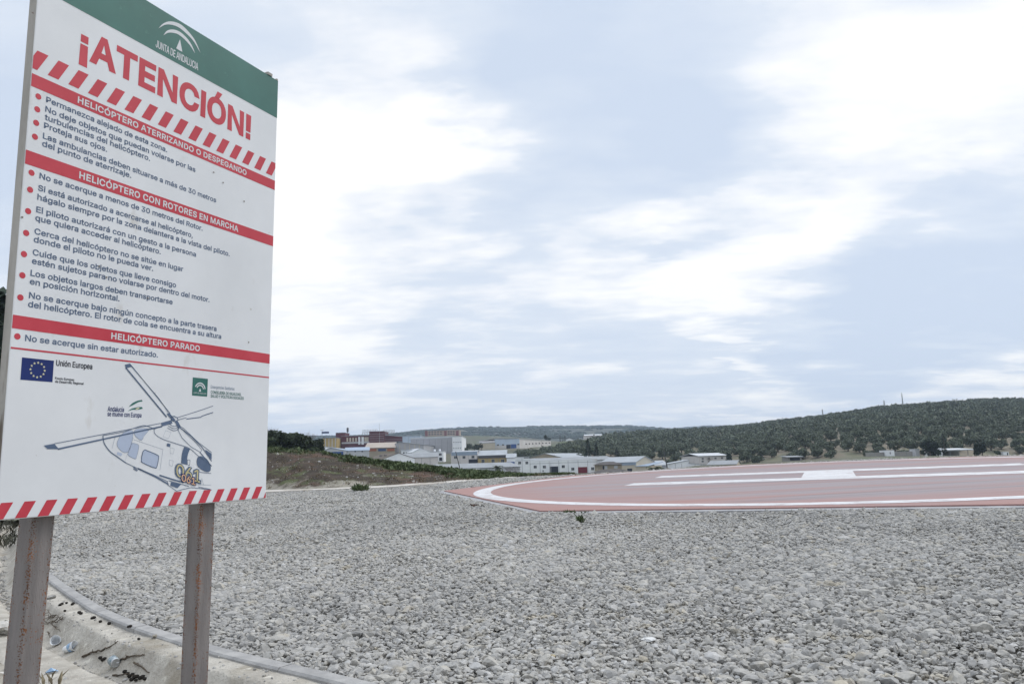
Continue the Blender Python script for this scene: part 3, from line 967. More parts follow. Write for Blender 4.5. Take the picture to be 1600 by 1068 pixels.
# planting grid over the hill, in its own (column, slope) coordinates
def hill_point(P, fi, fj):
    i0 = np.clip(fi.astype(int), 0, P.shape[0] - 2); j0 = np.clip(fj.astype(int), 0, P.shape[1] - 2)
    fx = (fi - i0)[:, None]; fy = (fj - j0)[:, None]
    return (P[i0, j0] * (1 - fx) + P[i0 + 1, j0] * fx) * (1 - fy) + (P[i0, j0 + 1] * (1 - fx) + P[i0 + 1, j0 + 1] * fx) * fy


ft = OH[:, :42].reshape(-1, 3)
sp = 7.9
th = rad(24)
lo, hi = -40, 1500
gu, gv = np.meshgrid(np.arange(-900, 1300, sp), np.arange(-200, 1400, sp * .95))
tx = (gu * math.cos(th) - gv * math.sin(th)).ravel() + rg.normal(0, .7, gu.size)
ty = (gu * math.sin(th) + gv * math.cos(th)).ravel() + rg.normal(0, .7, gu.size)
# column px of a ground point, then slope parameter from distance
def px_of(x, y, z):
    q = np.stack([x, y, z - ZC], -1) @ MC
    return IW / 2 + FPX * q[..., 0] / q[..., 1], IH / 2 - FPX * q[..., 2] / q[..., 1]


ok = ty > 60
tx, ty = tx[ok], ty[ok]
pxc, _ = px_of(tx, ty, np.zeros_like(tx) + 3)
bY = np.interp(pxc, pxo, OH[:, 2, 1]); 
ba = np.array(OLIVE_BASE, float); ra_ = np.array(OLIVE_RIDGE, float)
bY = np.interp(pxc, ba[:, 0], ba[:, 2]); rY = np.interp(pxc, ra_[:, 0], ra_[:, 2])
tpar = (ty - bY) / (rY - bY)
ok = (pxc > 806) & (pxc < 1950) & (tpar > .0) & (tpar < 1.06)
tx, ty, pxc, tpar = tx[ok], ty[ok], pxc[ok], tpar[ok]
tcol = np.concatenate([np.linspace(-.06, 1, 40), np.linspace(1.0, 1.5, 8)[1:]])
fi = np.interp(pxc, pxo, np.arange(len(pxo))); fj = np.interp(tpar, tcol, np.arange(len(tcol)))
HPt = hill_point(OH, fi, fj)
tz = HPt[:, 2]
# leave the farm buildings and a few bare plots clear
bare = vnoise(tx, ty, 40, 3) + .5 * vnoise(tx, ty, 14, 5)
ok = ~((bare > .95) & (tpar > .25)) & (RNG.uniform(0, 1, len(tx)) < np.interp(tpar, [0, .06, .16, .3], [.62, .78, .95, 1]))
ok &= ~((pxc > 909) & (pxc < 946) & (ty > 560) & (ty < 650))
for b_ in BLD:
    c0 = at(b_['px'][0], b_['foot'][0], b_['Y'][0]); c1 = at(b_['px'][1], b_['foot'][1], b_['Y'][1])
    ok &= ~((tx > min(c0[0], c1[0]) - 3) & (tx < max(c0[0], c1[0]) + 3) & (ty > min(c0[1], c1[1]) - 5) & (ty < max(c0[1], c1[1]) + b_['depth'] + 3))
tx, ty, tz, pxc, tpar = tx[ok], ty[ok], tz[ok], pxc[ok], tpar[ok]
dd = np.hypot(tx, ty)
scl = np.clip(RNG.normal(1.0, .14, len(tx)), .65, 1.35)
in_view = (pxc > 800) & (pxc < 1612)
order = np.argsort(np.where(in_view, dd, 1e9))
single = order[:300]
for i in single:
    cm, tm = OL[int(RNG.integers(0, 6))]
    e = empty('olive_tree', (tx[i], ty[i], tz[i] - .1), 'grey-green olive tree in the grove at the foot of the near hillside', 'olive tree',
              'olive trees along the foot of the hill', rotz=RNG.uniform(0, 6.28))
    s = scl[i]; e.scale = (s, s, s * RNG.uniform(.85, 1.1))
    for nm, me in (('crown', cm), ('trunk', tm)):
        o = bpy.data.objects.new(nm, me); COL.objects.link(o); o.parent = e
rest = np.setdiff1d(np.arange(len(tx)), single)
lowV = []
for k in range(8):
    nq = 110
    lowV.append(leaf_cloud(rg, nq, olive_blobs(rg), .70))
Vs, Fs, Ts = [], [], []; base = 0
kk = RNG.integers(0, 8, len(rest))
for k in range(8):
    q = rest[kk == k]; V, F, T = lowV[k]
    a = RNG.uniform(0, 6.28, len(q)); c, s = np.cos(a), np.sin(a)
    X = V[None, :, 0] * c[:, None] - V[None, :, 1] * s[:, None]; Yv = V[None, :, 0] * s[:, None] + V[None, :, 1] * c[:, None]
    P = np.stack([X, Yv, np.repeat(V[None, :, 2], len(q), 0)], -1) * scl[q][:, None, None] + np.stack([tx[q], ty[q], tz[q] - .3], -1)[:, None]
    Vs.append(P.reshape(-1, 3)); Fs.append((F[None] + (np.arange(len(q)) * len(V))[:, None, None]).reshape(-1, 4) + base); base += len(q) * len(V)
    Ts.append((T[None] * .8 + RNG.normal(.1, .13, (len(q), 1))).ravel())
np_mesh('olive_grove', np.concatenate(Vs), np.concatenate(Fs), M_olive, tone=np.clip(np.concatenate(Ts), 0, 1), kind='stuff')

# far olive groves: small crowns in rows on the distant hills
M_far_olive = material('far_olive_leaves', (.040, .056, .046), (.06, .078, .062), .05, rough=.9, tone=(.7, 1.3))
Vs, Fs, Ts = [], [], []; base = 0
V8, F8 = octa_shapes(1, 77)[0]
for (P_, lo_t, hi_t, sp_, cnt) in ((FH, 3, 30, 13, 0), (GH, 3, 20, 16, 0)):
    ni, nj = P_.shape[:2]
    xs = P_[..., 0].min(), P_[..., 0].max(); ys = P_[..., 1].min(), P_[..., 1].max()
    m = 15000
    fi = RNG.uniform(0, ni - 1.01, m); fj = RNG.uniform(lo_t, hi_t, m)
    Q = hill_point(P_, fi, fj)
    th = .5
    u = Q[:, 0] * math.cos(th) + Q[:, 1] * math.sin(th); v = -Q[:, 0] * math.sin(th) + Q[:, 1] * math.cos(th)
    Q[:, 0] += (np.round(u / sp_) * sp_ - u) * math.cos(th); Q[:, 1] += (np.round(u / sp_) * sp_ - u) * math.sin(th)
    pq, _ = px_of(Q[:, 0], Q[:, 1], Q[:, 2])
    gap = vnoise(Q[:, 0], Q[:, 1], 170, 15) + .4 * vnoise(Q[:, 0], Q[:, 1], 60, 16)
    keep = (pq > 380) & (pq < 1350) & (gap < .5)
    Q = Q[keep]
    s = RNG.uniform(3.2, 6.0, len(Q))
    P = V8[None] * s[:, None, None] * np.array([1, 1, .8]) + (Q + [0, 0, 1.0])[:, None]
    Vs.append(P.reshape(-1, 3)); Fs.append((F8[None] + (np.arange(len(Q)) * 6)[:, None, None]).reshape(-1, 3) + base); base += len(Q) * 6
    Ts.append(np.repeat(RNG.uniform(0, 1, len(Q)), 8))
np_mesh('far_groves', np.concatenate(Vs), np.concatenate(Fs), M_far_olive, tone=np.concatenate(Ts), kind='stuff')


def put_tree(name, label, px, py_base, Y, build, group=None, cat='tree'):
    p = at(px, py_base, Y)
    e = empty(name, tuple(p), label, cat, group)
    build(e)
    return e


def conifer(h, w, seed, n=700, thin=False):
    def fn(e):
        rg = np.random.default_rng(seed)
        t = rg.uniform(0, 1, n) ** .8
        if thin: rr = w * np.sin(np.clip(t * .93 + .07, 0, 1) * math.pi) ** .6
        else: rr = w * (1 - t) ** .85 * (1 + .25 * np.sin(t * 38)) + .08
        a = rg.uniform(0, 6.28, n); q = rr * rg.uniform(.35, 1.08, n)
        C = np.column_stack([np.cos(a) * q, np.sin(a) * q, h * (.06 + .94 * t) - q * (.25 if not thin else 0)])
        d = np.column_stack([np.cos(a), np.sin(a), (-.35 if not thin else 1.2) + rg.normal(0, .2, n)]); d /= np.linalg.norm(d, axis=1)[:, None]
        s_ = np.cross(d, rg.normal(size=(n, 3))); s_ /= np.linalg.norm(s_, axis=1)[:, None]
        L = (.10 * h * (1.1 - .6 * t) * rg.uniform(.6, 1.2, n))[:, None] * (.8 if not thin else .6)
        V = np.stack([C - d * L * .6, C + s_ * L * .35, C + d * L * .6, C - s_ * L * .35], 1).reshape(-1, 3)
        np_mesh('crown', V, np.arange(n * 4).reshape(-1, 4), M_conifer, tone=rg.uniform(0, 1, n), parent=e)
        MB().tube([(0, 0, -.5), (0, 0, h * .5), (0, 0, h * .97)], [h * .022, h * .015, .02], 6).build('trunk', M_bark, e)
    return fn


def round_tree(h, w, seed, n=900, mat=None, low=.5):
    def fn(e):
        rg = np.random.default_rng(seed)
        bl = [(0, 0, h * .6, w * .6, w * .6, h * .36)]
        for _ in range(9):
            a = rg.uniform(0, 6.28); q = rg.uniform(.3, .7) * w; r = rg.uniform(.28, .48) * w
            bl.append((math.cos(a) * q, math.sin(a) * q, h * rg.uniform(low * .6, .85), r, r, min(r, h * .2)))
        V, F, T = leaf_cloud(rg, n, bl, .055 * (h + w))
        np_mesh('crown', V, F, mat or M_broad, tone=T, parent=e)
        mb = MB().tube([(0, 0, -.5), (.05 * w, 0, h * .3), (0, .04 * w, h * .6)], [.05 * h, .04 * h, .02 * h], 6)
        mb.build('trunk', M_bark, e)
    return fn


def bare_tree(h, w, seed, n=26):
    def fn(e):
        rg = np.random.default_rng(seed); mb = MB(); tw = MB()
        mb.tube([(0, 0, -.5), (0, 0, h * .35)], [.025 * h, .018 * h], 5)
        for _ in range(n):
            a = rg.uniform(0, 6.28); q = rg.uniform(.2, 1) * w
            p1 = np.array([math.cos(a) * q * .4, math.sin(a) * q * .4, h * rg.uniform(.4, .6)]); p2 = np.array([math.cos(a) * q, math.sin(a) * q, h * rg.uniform(.65, 1.0)])
            tw.tube([(0, 0, h * .28), p1, p2], [.009 * h, .006 * h, .002 * h], 4)
            for _k in range(5):
                b = p1 + (p2 - p1) * rg.uniform(.2, .9); tw.tube([b, b + rg.normal(0, .09, 3) * h + np.array([0, 0, .08 * h])], [.004 * h, .002 * h], 3, False)
        mb.build('trunk', M_bark, e); tw.build('crown', M_twig, e)
    return fn


def palm(h, w, seed, n=34, trunk=True):
    def fn(e):
        rg = np.random.default_rng(seed); Vs = []; 
        for k in range(n):
            a = rg.uniform(0, 6.28); up = rg.uniform(-.25, 1.1)
            p = np.array([0, 0, h]); d = np.array([math.cos(a), math.sin(a), up]); d /= np.linalg.norm(d)
            side = np.array([-math.sin(a), math.cos(a), 0])
            for q in range(8):
                p2 = p + d * w / 8
                d = d + np.array([0, 0, -.16]); d /= np.linalg.norm(d)
                for sg in (-1, 1):
                    tip = p + d * w * .10 + side * sg * w * .16 * math.sin((q + 1.2) / 9.5 * math.pi) + np.array([0, 0, -.05 * w])
                    Vs.append([p, p2, tip + (p2 - p) * .6, tip])
                p = p2
        V = np.array(Vs).reshape(-1, 3)
        np_mesh('crown', V, np.arange(len(V)).reshape(-1, 4), M_palm, tone=rg.uniform(0, 1, len(Vs)), parent=e)
        MB().tube([(0, 0, -.6), (0, 0, h * .5), (0, 0, h)], [.09 * w, .075 * w, .10 * w], 8).build('trunk', M_bark, e)
    return fn


put_tree('conifer_tree', 'tall dark conifer with a pointed tip behind the white warehouse row', 919.5, 716, 318, conifer(8.4, 1.9, 1))
put_tree('conifer_tree', 'shorter dark conifer just right of the tallest one', 932.5, 716.5, 318, conifer(6.8, 1.25, 2))
put_tree('conifer_tree', 'small dark conifer standing alone behind the pale roofs', 964, 714, 330, conifer(4.4, 1.0, 3))
for k, (x, yb, h) in enumerate(((875.5, 690, 6.2), (879.3, 690, 4.6), (883, 690.2, 6.0))):
    put_tree('cypress_tree', ('tall narrow cypress left of a far white house, leftmost of three', 'shorter narrow cypress between two taller ones by a far white house',
                              'tall narrow cypress right beside the far white house')[k], x, yb, 660, conifer(h * 1.02, .95, 5 + k, 260, True), 'narrow cypresses by the far white house')
put_tree('round_tree', 'dark round tree beyond the far warehouse, the taller of two', 853, 690, 640, round_tree(6.2, 2.0, 11, 300))
put_tree('round_tree', 'low dark round tree beside a taller one beyond the far warehouse', 858.5, 691, 640, round_tree(4.4, 1.6, 12, 300))
put_tree('palm_tree', 'single palm tree in front of the low grey shed', 778, 742.5, 150, palm(1.55, 1.15, 14))
put_tree('palm_tree', 'bushy dark palm clump beside the leaning pole', 1022, 741, 170, palm(1.1, 1.9, 15, 60))
put_tree('palm_tree', 'smaller palm half hidden right of the bushy palm clump', 1031, 739.5, 172, palm(.9, 1.2, 16, 34))
put_tree('cypress_tree', 'tall dark slender tree in front of the farm canopy', 1477, 711.5, 262, conifer(7.4, .95, 17, 500, True))
put_tree('dense_tree', 'broad black-green tree left of the farm canopy', 1453.5, 712.5, 262, round_tree(6.2, 3.0, 18, 1100, M_conifer, .3))
put_tree('dense_tree', 'dark rounded tree right of the farm canopy', 1535, 712.5, 262, round_tree(4.8, 2.5, 19, 900, M_conifer, .3))
put_tree('round_tree', 'dark round tree at the right end of the white house with four windows', 1140, 725, 303, round_tree(4.6, 1.8, 20, 500, M_conifer, .3))
put_tree('round_tree', 'pale green bushy tree beside the small white hut', 1560, 713, 262, round_tree(2.2, 1.5, 22, 400))
put_tree('bare_tree', 'leafless grey shrub in front of the white house with four windows', 1108, 726, 285, bare_tree(3.0, 1.9, 23))
for k, (x, yb, h, w) in enumerate(((797, 743, 2.0, 1.5), (806, 743.5, 1.7, 1.2))):
    put_tree('bare_tree', ('leafless grey shrub right of the single palm', 'thin leafless shrub against the grey shed near the white office')[k], x, yb, 150, bare_tree(h, w, 24 + k))
# evergreens and bare trees behind the bank, next to the board
for k, (x, yb, Y, h, w, l) in enumerate(((395, 708, 120, 4.2, 3.4, 'dark evergreen behind the bank, mostly hidden by the board'),
                                         (424, 707, 118, 3.4, 2.6, 'dark evergreen behind the bank touching the right edge of the board'),
                                         (450, 707, 122, 3.1, 2.6, 'low dark evergreen second right of the board behind the bank'),
                                         (474, 708, 126, 3.0, 2.4, 'dark evergreen behind the bank, third right of the board'),
                                         (494, 710, 130, 2.6, 1.8, 'lowest dark evergreen behind the bank, nearest the town'))):
    put_tree('evergreen_tree', l, x, yb, Y, round_tree(h, w, 40 + k, 1300, M_broad, .15), 'evergreens behind the earth bank')
for k, (x, yb, h, w, l) in enumerate(((424, 695, 3.2, 1.6, 'leafless tree showing above the evergreens beside the board'), (472, 697, 2.6, 1.5, 'leafless tree above the evergreens, left of the signpost'),
                                      (486, 697, 2.5, 1.3, 'small leafless tree close left of the signpost'))):
    put_tree('bare_tree', l, x, yb, 140, bare_tree(h, w, 50 + k, 34))
for k, (x, yb, Y, h, w) in enumerate(((731, 704, 470, 4.2, 2.6), (738, 704.5, 465, 3.4, 2.4), (745, 704.5, 470, 4.4, 2.6), (752, 704, 462, 5.2, 2.0), (727, 706, 440, 3.0, 2.4))):
    put_tree('round_tree', ('dark bushy tree just right of the tall white end wall', 'low bushy tree in the gap between the far warehouses', 'dark bushy tree left of the far cream shed',
                            'tallest dark tree against the far cream shed', 'low dark bush at the foot of the tall white end wall')[k], x, yb, Y, round_tree(h, w, 60 + k, 400), 'bushy trees between the warehouses')
# hidden ground behind the board: the dark tree at its left edge
put_tree('dense_tree', 'dark tree showing past the left edge of the warning board', -22, 728, 60, round_tree(14.5, 1.5, 70, 1500, M_conifer, .2))


# ------------------------------------------------------------------ buildings
def plain(name, c, var=.12, scale=.25, rough=.85, **kw):
    c = np.array(c)
    return material(name, tuple(c * (1 - var)), tuple(np.minimum(c * (1 + var * .6), .85)), scale, rough, detail=6, **kw)


W_white = plain('white_render', (.79, .81, .845), .10, extra=spots((.50, .49, .47), .12, .58, .74, 6, (1, 1, .4)))
W_warm = plain('warm_white_render', (.60, .57, .55), .10, extra=spots((.45, .42, .40), .15, .58, .74, 6, (1, 1, .4)))
W_cream = plain('cream_render', (.52, .47, .38), .10, extra=spots((.38, .34, .28), .15, .60, .75, 6))
W_beige = plain('beige_render', (.36, .31, .235), .12, extra=spots((.26, .22, .17), .2, .60, .75, 6))
W_yellow = plain('ochre_render', (.40, .31, .155), .10)
W_bright = plain('yellow_cladding', (.42, .31, .13), .08)
W_grey = plain('grey_panel', (.40, .40, .42), .10)
W_lgrey = plain('light_grey_panel', (.50, .51, .53), .10, extra=spots((.38, .37, .36), .2, .58, .74, 6))
W_blue = plain('pale_blue_panel', (.46, .54, .64), .08)
W_maroon = plain('maroon_cladding', (.105, .030, .036), .15)
W_tan = plain('tan_render', (.36, .27, .20), .1)
W_block = plain('block_wall', (.30, .29, .27), .15)
R_grey = plain('grey_sheet_roof', (.25, .265, .28), .14, rough=.6, stretch=(1, .15, 1))
R_pale = plain('pale_sheet_roof', (.335, .36, .385), .12, rough=.6, stretch=(1, .15, 1))
R_white = plain('white_sheet_roof', (.50, .52, .545), .08, rough=.6)
R_bluegrey = plain('blue_grey_sheet_roof', (.28, .345, .43), .10, rough=.6)
R_brown = plain('brown_sheet_roof', (.125, .105, .085), .2, rough=.9)
R_dark = plain('dark_tile_roof', (.085, .078, .075), .2, rough=.9)
R_tan = plain('tan_sheet_roof', (.37, .32, .275), .12, rough=.8)
C_glass = material('window_glass', (.035, .042, .05), rough=.15, spec=.5)
C_frame = material('window_frame', (.45, .45, .46))
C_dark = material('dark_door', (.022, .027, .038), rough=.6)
C_maroon = material('maroon_door', (.16, .022, .035), rough=.6)
C_bluedoor = material('blue_door', (.045, .095, .26), rough=.6)
C_joint = material('wall_joint', (.22, .23, .25))
C_orange = material('orange_panel', (.34, .12, .065))
C_navy = material('navy_panel', (.06, .09, .18))
C_steel = material('painted_steel', (.30, .31, .32), rough=.5)
C_darksteel = material('dark_steel', (.085, .085, .09), rough=.6)
BK = {b['key']: b for b in BLD}


class House:
    def __init__(s, key, name, label, cat='building', group=None, parent=None):
        b = BK[key]
        P0 = at(b['px'][0], b['foot'][0], b['Y'][0]); P1 = at(b['px'][1], b['foot'][1], b['Y'][1])
        s.base = min(P0[2], P1[2]) - .5
        d = P1[:2] - P0[:2]; s.L = float(np.hypot(*d)); s.u = d / s.L
        s.w = np.array([-s.u[1], s.u[0]])                      # away from the camera
        if s.w[1] < 0: s.w = -s.w
        s.c = (P0[:2] + P1[:2]) / 2
        s.D = b['depth']
        z0 = at(b['px'][0], b['top'][0], b['Y'][0])[2]; z1 = at(b['px'][1], b['top'][1], b['Y'][1])[2]
        s.H = (z0 + z1) / 2 - s.base
        s.H0, s.H1 = z0 - s.base, z1 - s.base
        if parent is None:
            s.root = empty(name, (s.c[0], s.c[1], s.base), label, cat, group, rotz=math.atan2(s.u[1], s.u[0]))
            s.T = Matrix.Identity(4)
        else:
            s.root = parent.root
            W = Matrix.Translation((s.c[0], s.c[1], s.base)) @ Matrix.Rotation(math.atan2(s.u[1], s.u[0]), 4, 'Z')
            R = Matrix.Translation(parent.root.location) @ Matrix.Rotation(parent.root.rotation_euler[2], 4, 'Z')
            s.T = R.inverted() @ W

    def on(s, px, py):
        """pixel -> (x along the facade, height) on the facade plane"""
        v = ray(px, py); n = s.w
        k = (s.c @ n) / (v[0] * n[0] + v[1] * n[1])
        p = v * k
        return float((p[:2] - s.c) @ s.u), float(p[2] + ZC - s.base)

    def mk(s, mb, name, mat, parent=None, **kw):
        if s.T != Matrix.Identity(4): mb.v = [tuple(s.T @ Vector(q)) for q in mb.v]
        return mb.build(name, mat, parent or s.root, **kw)

    def walls(s, mat, H=None, gable=None, apex=None, name='wall', sloped=False):
        l, D, H = s.L / 2, s.D, H or s.H
        mb = MB()
        if gable == 'y':                      # gable end towards the camera
            ax, az = apex
            n = 5
            pr = [(-l, 0), (l, 0), (l, s.H1), (ax, az), (-l, s.H0)]
        elif sloped: pr = [(-l, 0), (l, 0), (l, s.H1), (-l, s.H0)]
        else: pr = [(-l, 0), (l, 0), (l, H), (-l, H)]
        n = len(pr)
        mb.add([(x, 0, z) for x, z in pr] + [(x, D, z) for x, z in pr],
               [tuple(range(n)), tuple(range(2 * n - 1, n - 1, -1))] + [(i, n + i, n + (i + 1) % n, (i + 1) % n) for i in range(n)])
        if gable == 'x':                      # ridge along the facade: triangular ends
            rh = apex
            for x in (-l, l):
                e = .12 if x < 0 else -.12
                mb.add([(x, .05, H), (x, D - .05, H), (x, D / 2, H + rh - .02), (x + e, .05, H), (x + e, D - .05, H), (x + e, D / 2, H + rh - .02)],
                       [(0, 1, 2), (5, 4, 3), (0, 2, 5, 3), (1, 4, 5, 2)])
        s.wall = s.mk(mb, name, mat)
        return s

    def slab(s, pts_front, y0, y1, th, name, mat):
        """roof sheet: an outline in the (x, z) plane drawn from y0 to y1, th thick"""
        mb = MB()
        for (a, b) in zip(pts_front[:-1], pts_front[1:]):
            mb.add([(a[0], y0, a[1]), (b[0], y0, b[1]), (b[0], y1, b[1]), (a[0], y1, a[1]),
                    (a[0], y0, a[1] + th), (b[0], y0, b[1] + th), (b[0], y1, b[1] + th), (a[0], y1, a[1] + th)],
                   [(3, 2, 1, 0), (4, 5, 6, 7), (0, 1, 5, 4), (1, 2, 6, 5), (2, 3, 7, 6), (3, 0, 4, 7)])
        return s.mk(mb, name, mat)

    def roof(s, kind, mat, rise=1.0, apex=None, over=.3, th=.14, H=None):
        l, D, H = s.L / 2 + over, s.D, (H or s.H) + .004
        if kind == 'flat':
            mb = MB().box((-l, -over, H), (l, D + over, H + th)); s.rf = s.mk(mb, 'roof', mat)
        elif kind == 'y':
            ax, az = apex
            s.rf = s.slab([(-l, s.H0 - over * .25), (ax, az + .01), (l, s.H1 - over * .25)], -over, D + over, th, 'roof', mat)
        elif kind == 'slope': s.rf = s.slab([(-l, s.H0 + .004), (l, s.H1 + .004)], -over, D + over, th, 'roof', mat)
        elif kind in ('x', 'shed'):
            mb = MB()
            ys = [(-over, H - over * .25), (D / 2, H + rise), (D + over, H - over * .25)] if kind == 'x' else [(-over, H - .05), (D + over, H + rise)]
            for (a, b) in zip(ys[:-1], ys[1:]):
                mb.add([(-l, a[0], a[1]), (l, a[0], a[1]), (l, b[0], b[1]), (-l, b[0], b[1]), (-l, a[0], a[1] + th), (l, a[0], a[1] + th), (l, b[0], b[1] + th), (-l, b[0], b[1] + th)],
                       [(3, 2, 1, 0), (4, 5, 6, 7), (0, 1, 5, 4), (1, 2, 6, 5), (2, 3, 7, 6), (3, 0, 4, 7)])
            s.rf = s.mk(mb, 'roof', mat)
        elif kind == 'hip':
            k = min(l * .6, D / 2)
            mb = MB().add([(-l, -over, H), (l, -over, H), (l, D + over, H), (-l, D + over, H), (-l + k, D / 2, H + rise), (l - k, D / 2, H + rise)],
                          [(0, 1, 5, 4), (1, 2, 5), (2, 3, 4, 5), (3, 0, 4), (3, 2, 1, 0)])
            s.rf = s.mk(mb, 'roof', mat)
        return s

    def rect(s, r):
        x0, z1 = s.on(r[0], r[2]); x1, z0 = s.on(r[1], r[3])
        return x0, x1, z0, z1

    def panel(s, r, name, mat, proud=.05, **kw):
        x0, x1, z0, z1 = s.rect(r)
        return s.mk(MB().box((x0, -proud, z0), (x1, .02, z1)), name, mat, **kw)

    def window(s, px, py, w=4.4, h=3.6, mull=True):
        x0, x1, z0, z1 = s.rect((px - w / 2, px + w / 2, py - h / 2, py + h / 2))
        W = s.mk(MB().box((x0, -.03, z0), (x1, .02, z1)), 'window', C_glass)
        if not mull: return
        f = .07
        mb = MB().box((x0 - f, -.07, z0 - f), (x0, .02, z1 + f)).box((x1, -.07, z0 - f), (x1 + f, .02, z1 + f)).box((x0, -.07, z1), (x1, .02, z1 + f)).box((x0, -.10, z0 - f), (x1, .02, z0))
        if mull: mb.box(((x0 + x1) / 2 - .035, -.06, z0), ((x0 + x1) / 2 + .035, .015, z1))
        s.mk(mb, 'frame', C_frame, W)

    def windows(s, pts, w=4.0, h=3.4, mull=True):
        for p in pts: s.window(p[0], p[1], w, h, mull)
        return s

    def joints(s, pxs, y0, y1, w=.10, mat=None, name='wall_joints', rows=()):
        mb = MB()
        for p in pxs:
            x, z1 = s.on(p, y0); _, z0 = s.on(p, y1)
            mb.box((x - w / 2, -.025, max(z0, .05)), (x + w / 2, .01, z1))
        for yy in rows:
            z = s.on(s_mid(s), yy)[1]
            mb.box((-s.L / 2, -.022, z - w / 2), (s.L / 2, .01, z + w / 2))
        s.mk(mb, name, mat or C_joint)
        return s

    def parapet(s, mat, h=.25, t=.22, name='parapet'):
        l, D, H = s.L / 2, s.D, s.H
        mb = MB().box((-l - .05, -.05, H + .003), (l + .05, t, H + h)).box((-l - .05, D - t, H + .003), (l + .05, D + .05, H + h))
        mb.box((-l - .05, t, H + .003), (-l + t, D - t, H + h)).box((l - t, t, H + .003), (l + .05, D - t, H + h))
        s.mk(mb, name, mat)
        return s


def s_mid(s):
    b = [q for q in BLD if abs(((at(q['px'][0], q['foot'][0], q['Y'][0]) + at(q['px'][1], q['foot'][1], q['Y'][1])) / 2)[0] - s.c[0]) < 1e-6][0]
    return (b['px'][0] + b['px'][1]) / 2


def ridge_rise(h, px, py, depth_frac=.5):
    """height above the eaves of a ridge seen at pixel (px, py) half way back"""
    p = h.c + h.w * h.D * depth_frac
    return float(at(px, py, p[1])[2] - h.base - h.H)


# front row -------------------------------------------------------------
h = House('white_row', 'warehouse', 'long white warehouse row with one black and one dark red door')
h.walls(W_white); h.roof('x', R_grey, rise=ridge_rise(h, 880, 714.6), over=-.1, th=.1); h.parapet(W_white, .2)
h.joints([828, 843.5, 858, 873, 887.5, 903, 918], 719, 742, rows=(722.7,))
h.windows([(836.2, 729.0), (850.5, 729.0), (880.1, 728.4), (895, 732.2), (926, 731.6)], 4.4, 3.8)
h.panel((859.3, 872.6, 728.4, 741.5), 'door', C_dark, label='black open doorway'); h.panel((903, 918, 729.3, 739.4), 'door', C_maroon, label='dark red sliding door')
h.panel((847.5, 849.5, 734, 736.5), 'meter_box', C_joint, .12)
h = House('white_office', 'office_block', 'white two-storey office block at the left end of the warehouse row')
h.walls(W_white); h.roof('flat', R_pale, over=.12, th=.15); h.windows([(811.9, 722.6), (823.2, 722.6)], 4, 3.6)
h.panel((818.5, 827, 713.9, 715.4), 'sign_panel', C_joint); h.joints([815.5], 716, 741, rows=(719.0,))
h = House('beige_hall', 'warehouse', 'beige gabled hall rising behind the white warehouse row')
h.walls(W_beige, gable='y', apex=(h.on(852, 708.3))); h.roof('y', R_pale, apex=h.on(852, 708.3))
h.joints([842, 853, 866], 710, 730, .12)
h = House('yellow_hall', 'warehouse', 'ochre yellow hall with dark fascia and pale blue roof')
h.walls(W_yellow); h.roof('x', R_pale, rise=ridge_rise(h, 765, 703.6), over=.2); h.panel((747.3, 791.6, 711.2, 714.6), 'fascia', C_darksteel, .15)
h.windows([(754.7, 719.9), (770.4, 719.6), (785.4, 719.6)], 4.6, 4.6); h.joints([762, 778.5], 714.6, 726, .14); h.panel((778.6, 791, 721.9, 724.8), 'awning', C_darksteel, 1.1)
h = House('blue_band_hall', 'warehouse', 'pale hall with a blue grey band over three small windows')
h.walls(W_warm); h.roof('x', R_pale, rise=ridge_rise(h, 725, 704.2), over=.05); h.panel((705.2, 746, 706, 710.2), 'fascia', R_bluegrey, .12)
h.windows([(711.6, 714), (725, 713.9), (739, 713.5)], 4.2, 3.6); h.panel((732.4, 745.9, 717.2, 727.4), 'door', C_dark); h.joints([718.5, 731.5], 710.4, 727)
h = House('blue_stripe_wall', 'warehouse', 'narrow white building with a blue lower wall beside the ochre hall')
h.walls(W_white); h.roof('x', R_pale, rise=ridge_rise(h, 800, 708.5)); h.panel((792.3, 806.3, 721.2, 725.5), 'lower_wall', C_bluedoor)
h = House('low_grey_shed', 'shed', 'long low grey shed with a sheet roof behind the bank and the palm')
h.walls(W_lgrey); h.roof('shed', R_grey, rise=1.35); h.windows([(805, 737.4)], 4, 3); h.joints([765, 792], 731, 743, rows=(734.5,))
h = House('low_white_wall', 'wall', 'short white boundary wall in front of the low grey shed')
h.walls(W_white); h.roof('flat', W_white, over=.04, th=.08)
# middle of the town ------------------------------------------------------
h = House('silo_hall', 'warehouse', 'very tall windowless grey panelled warehouse', )
h.walls(W_grey, sloped=True); h.roof('slope', R_white, over=.15, th=.9); h.joints([651, 661.5, 671, 680, 690, 699], 686, 707, .16)
h = House('silo_front', 'building', 'tall white end building with two rows of tiny windows')
h.walls(W_white); h.roof('flat', R_white, over=.12, th=.35); h.windows([(709, 690.4), (712.6, 690.4), (716.2, 690.4), (719.7, 690.3), (709, 699.6), (712.6, 699.6), (716.2, 699.5), (719.7, 699.4)], 1.4, 1.1, False)
h = House('blue_block', 'building', 'plain pale blue block between the maroon hotel and the tall grey warehouse')
h.walls(W_blue); h.roof('flat', R_pale, over=.2, th=.3); h.joints([638, 648], 682, 700, .14)
h = House('panel_hall', 'warehouse', 'white panelled warehouse with grey roof just above the bank')
h.walls(W_warm); h.roof('x', R_grey, rise=ridge_rise(h, 650, 708.2), over=.2); h.joints([630.5, 644.5, 658.5, 672], 715, 733, .12)
h = House('gable_end_hall', 'warehouse', 'white hall with brown roof and bare white gable end')
h.walls(W_white, gable='x', apex=ridge_rise(h, 600, 709)); h.roof('x', R_brown, rise=ridge_rise(h, 600, 709), over=.12)
sk = MB()
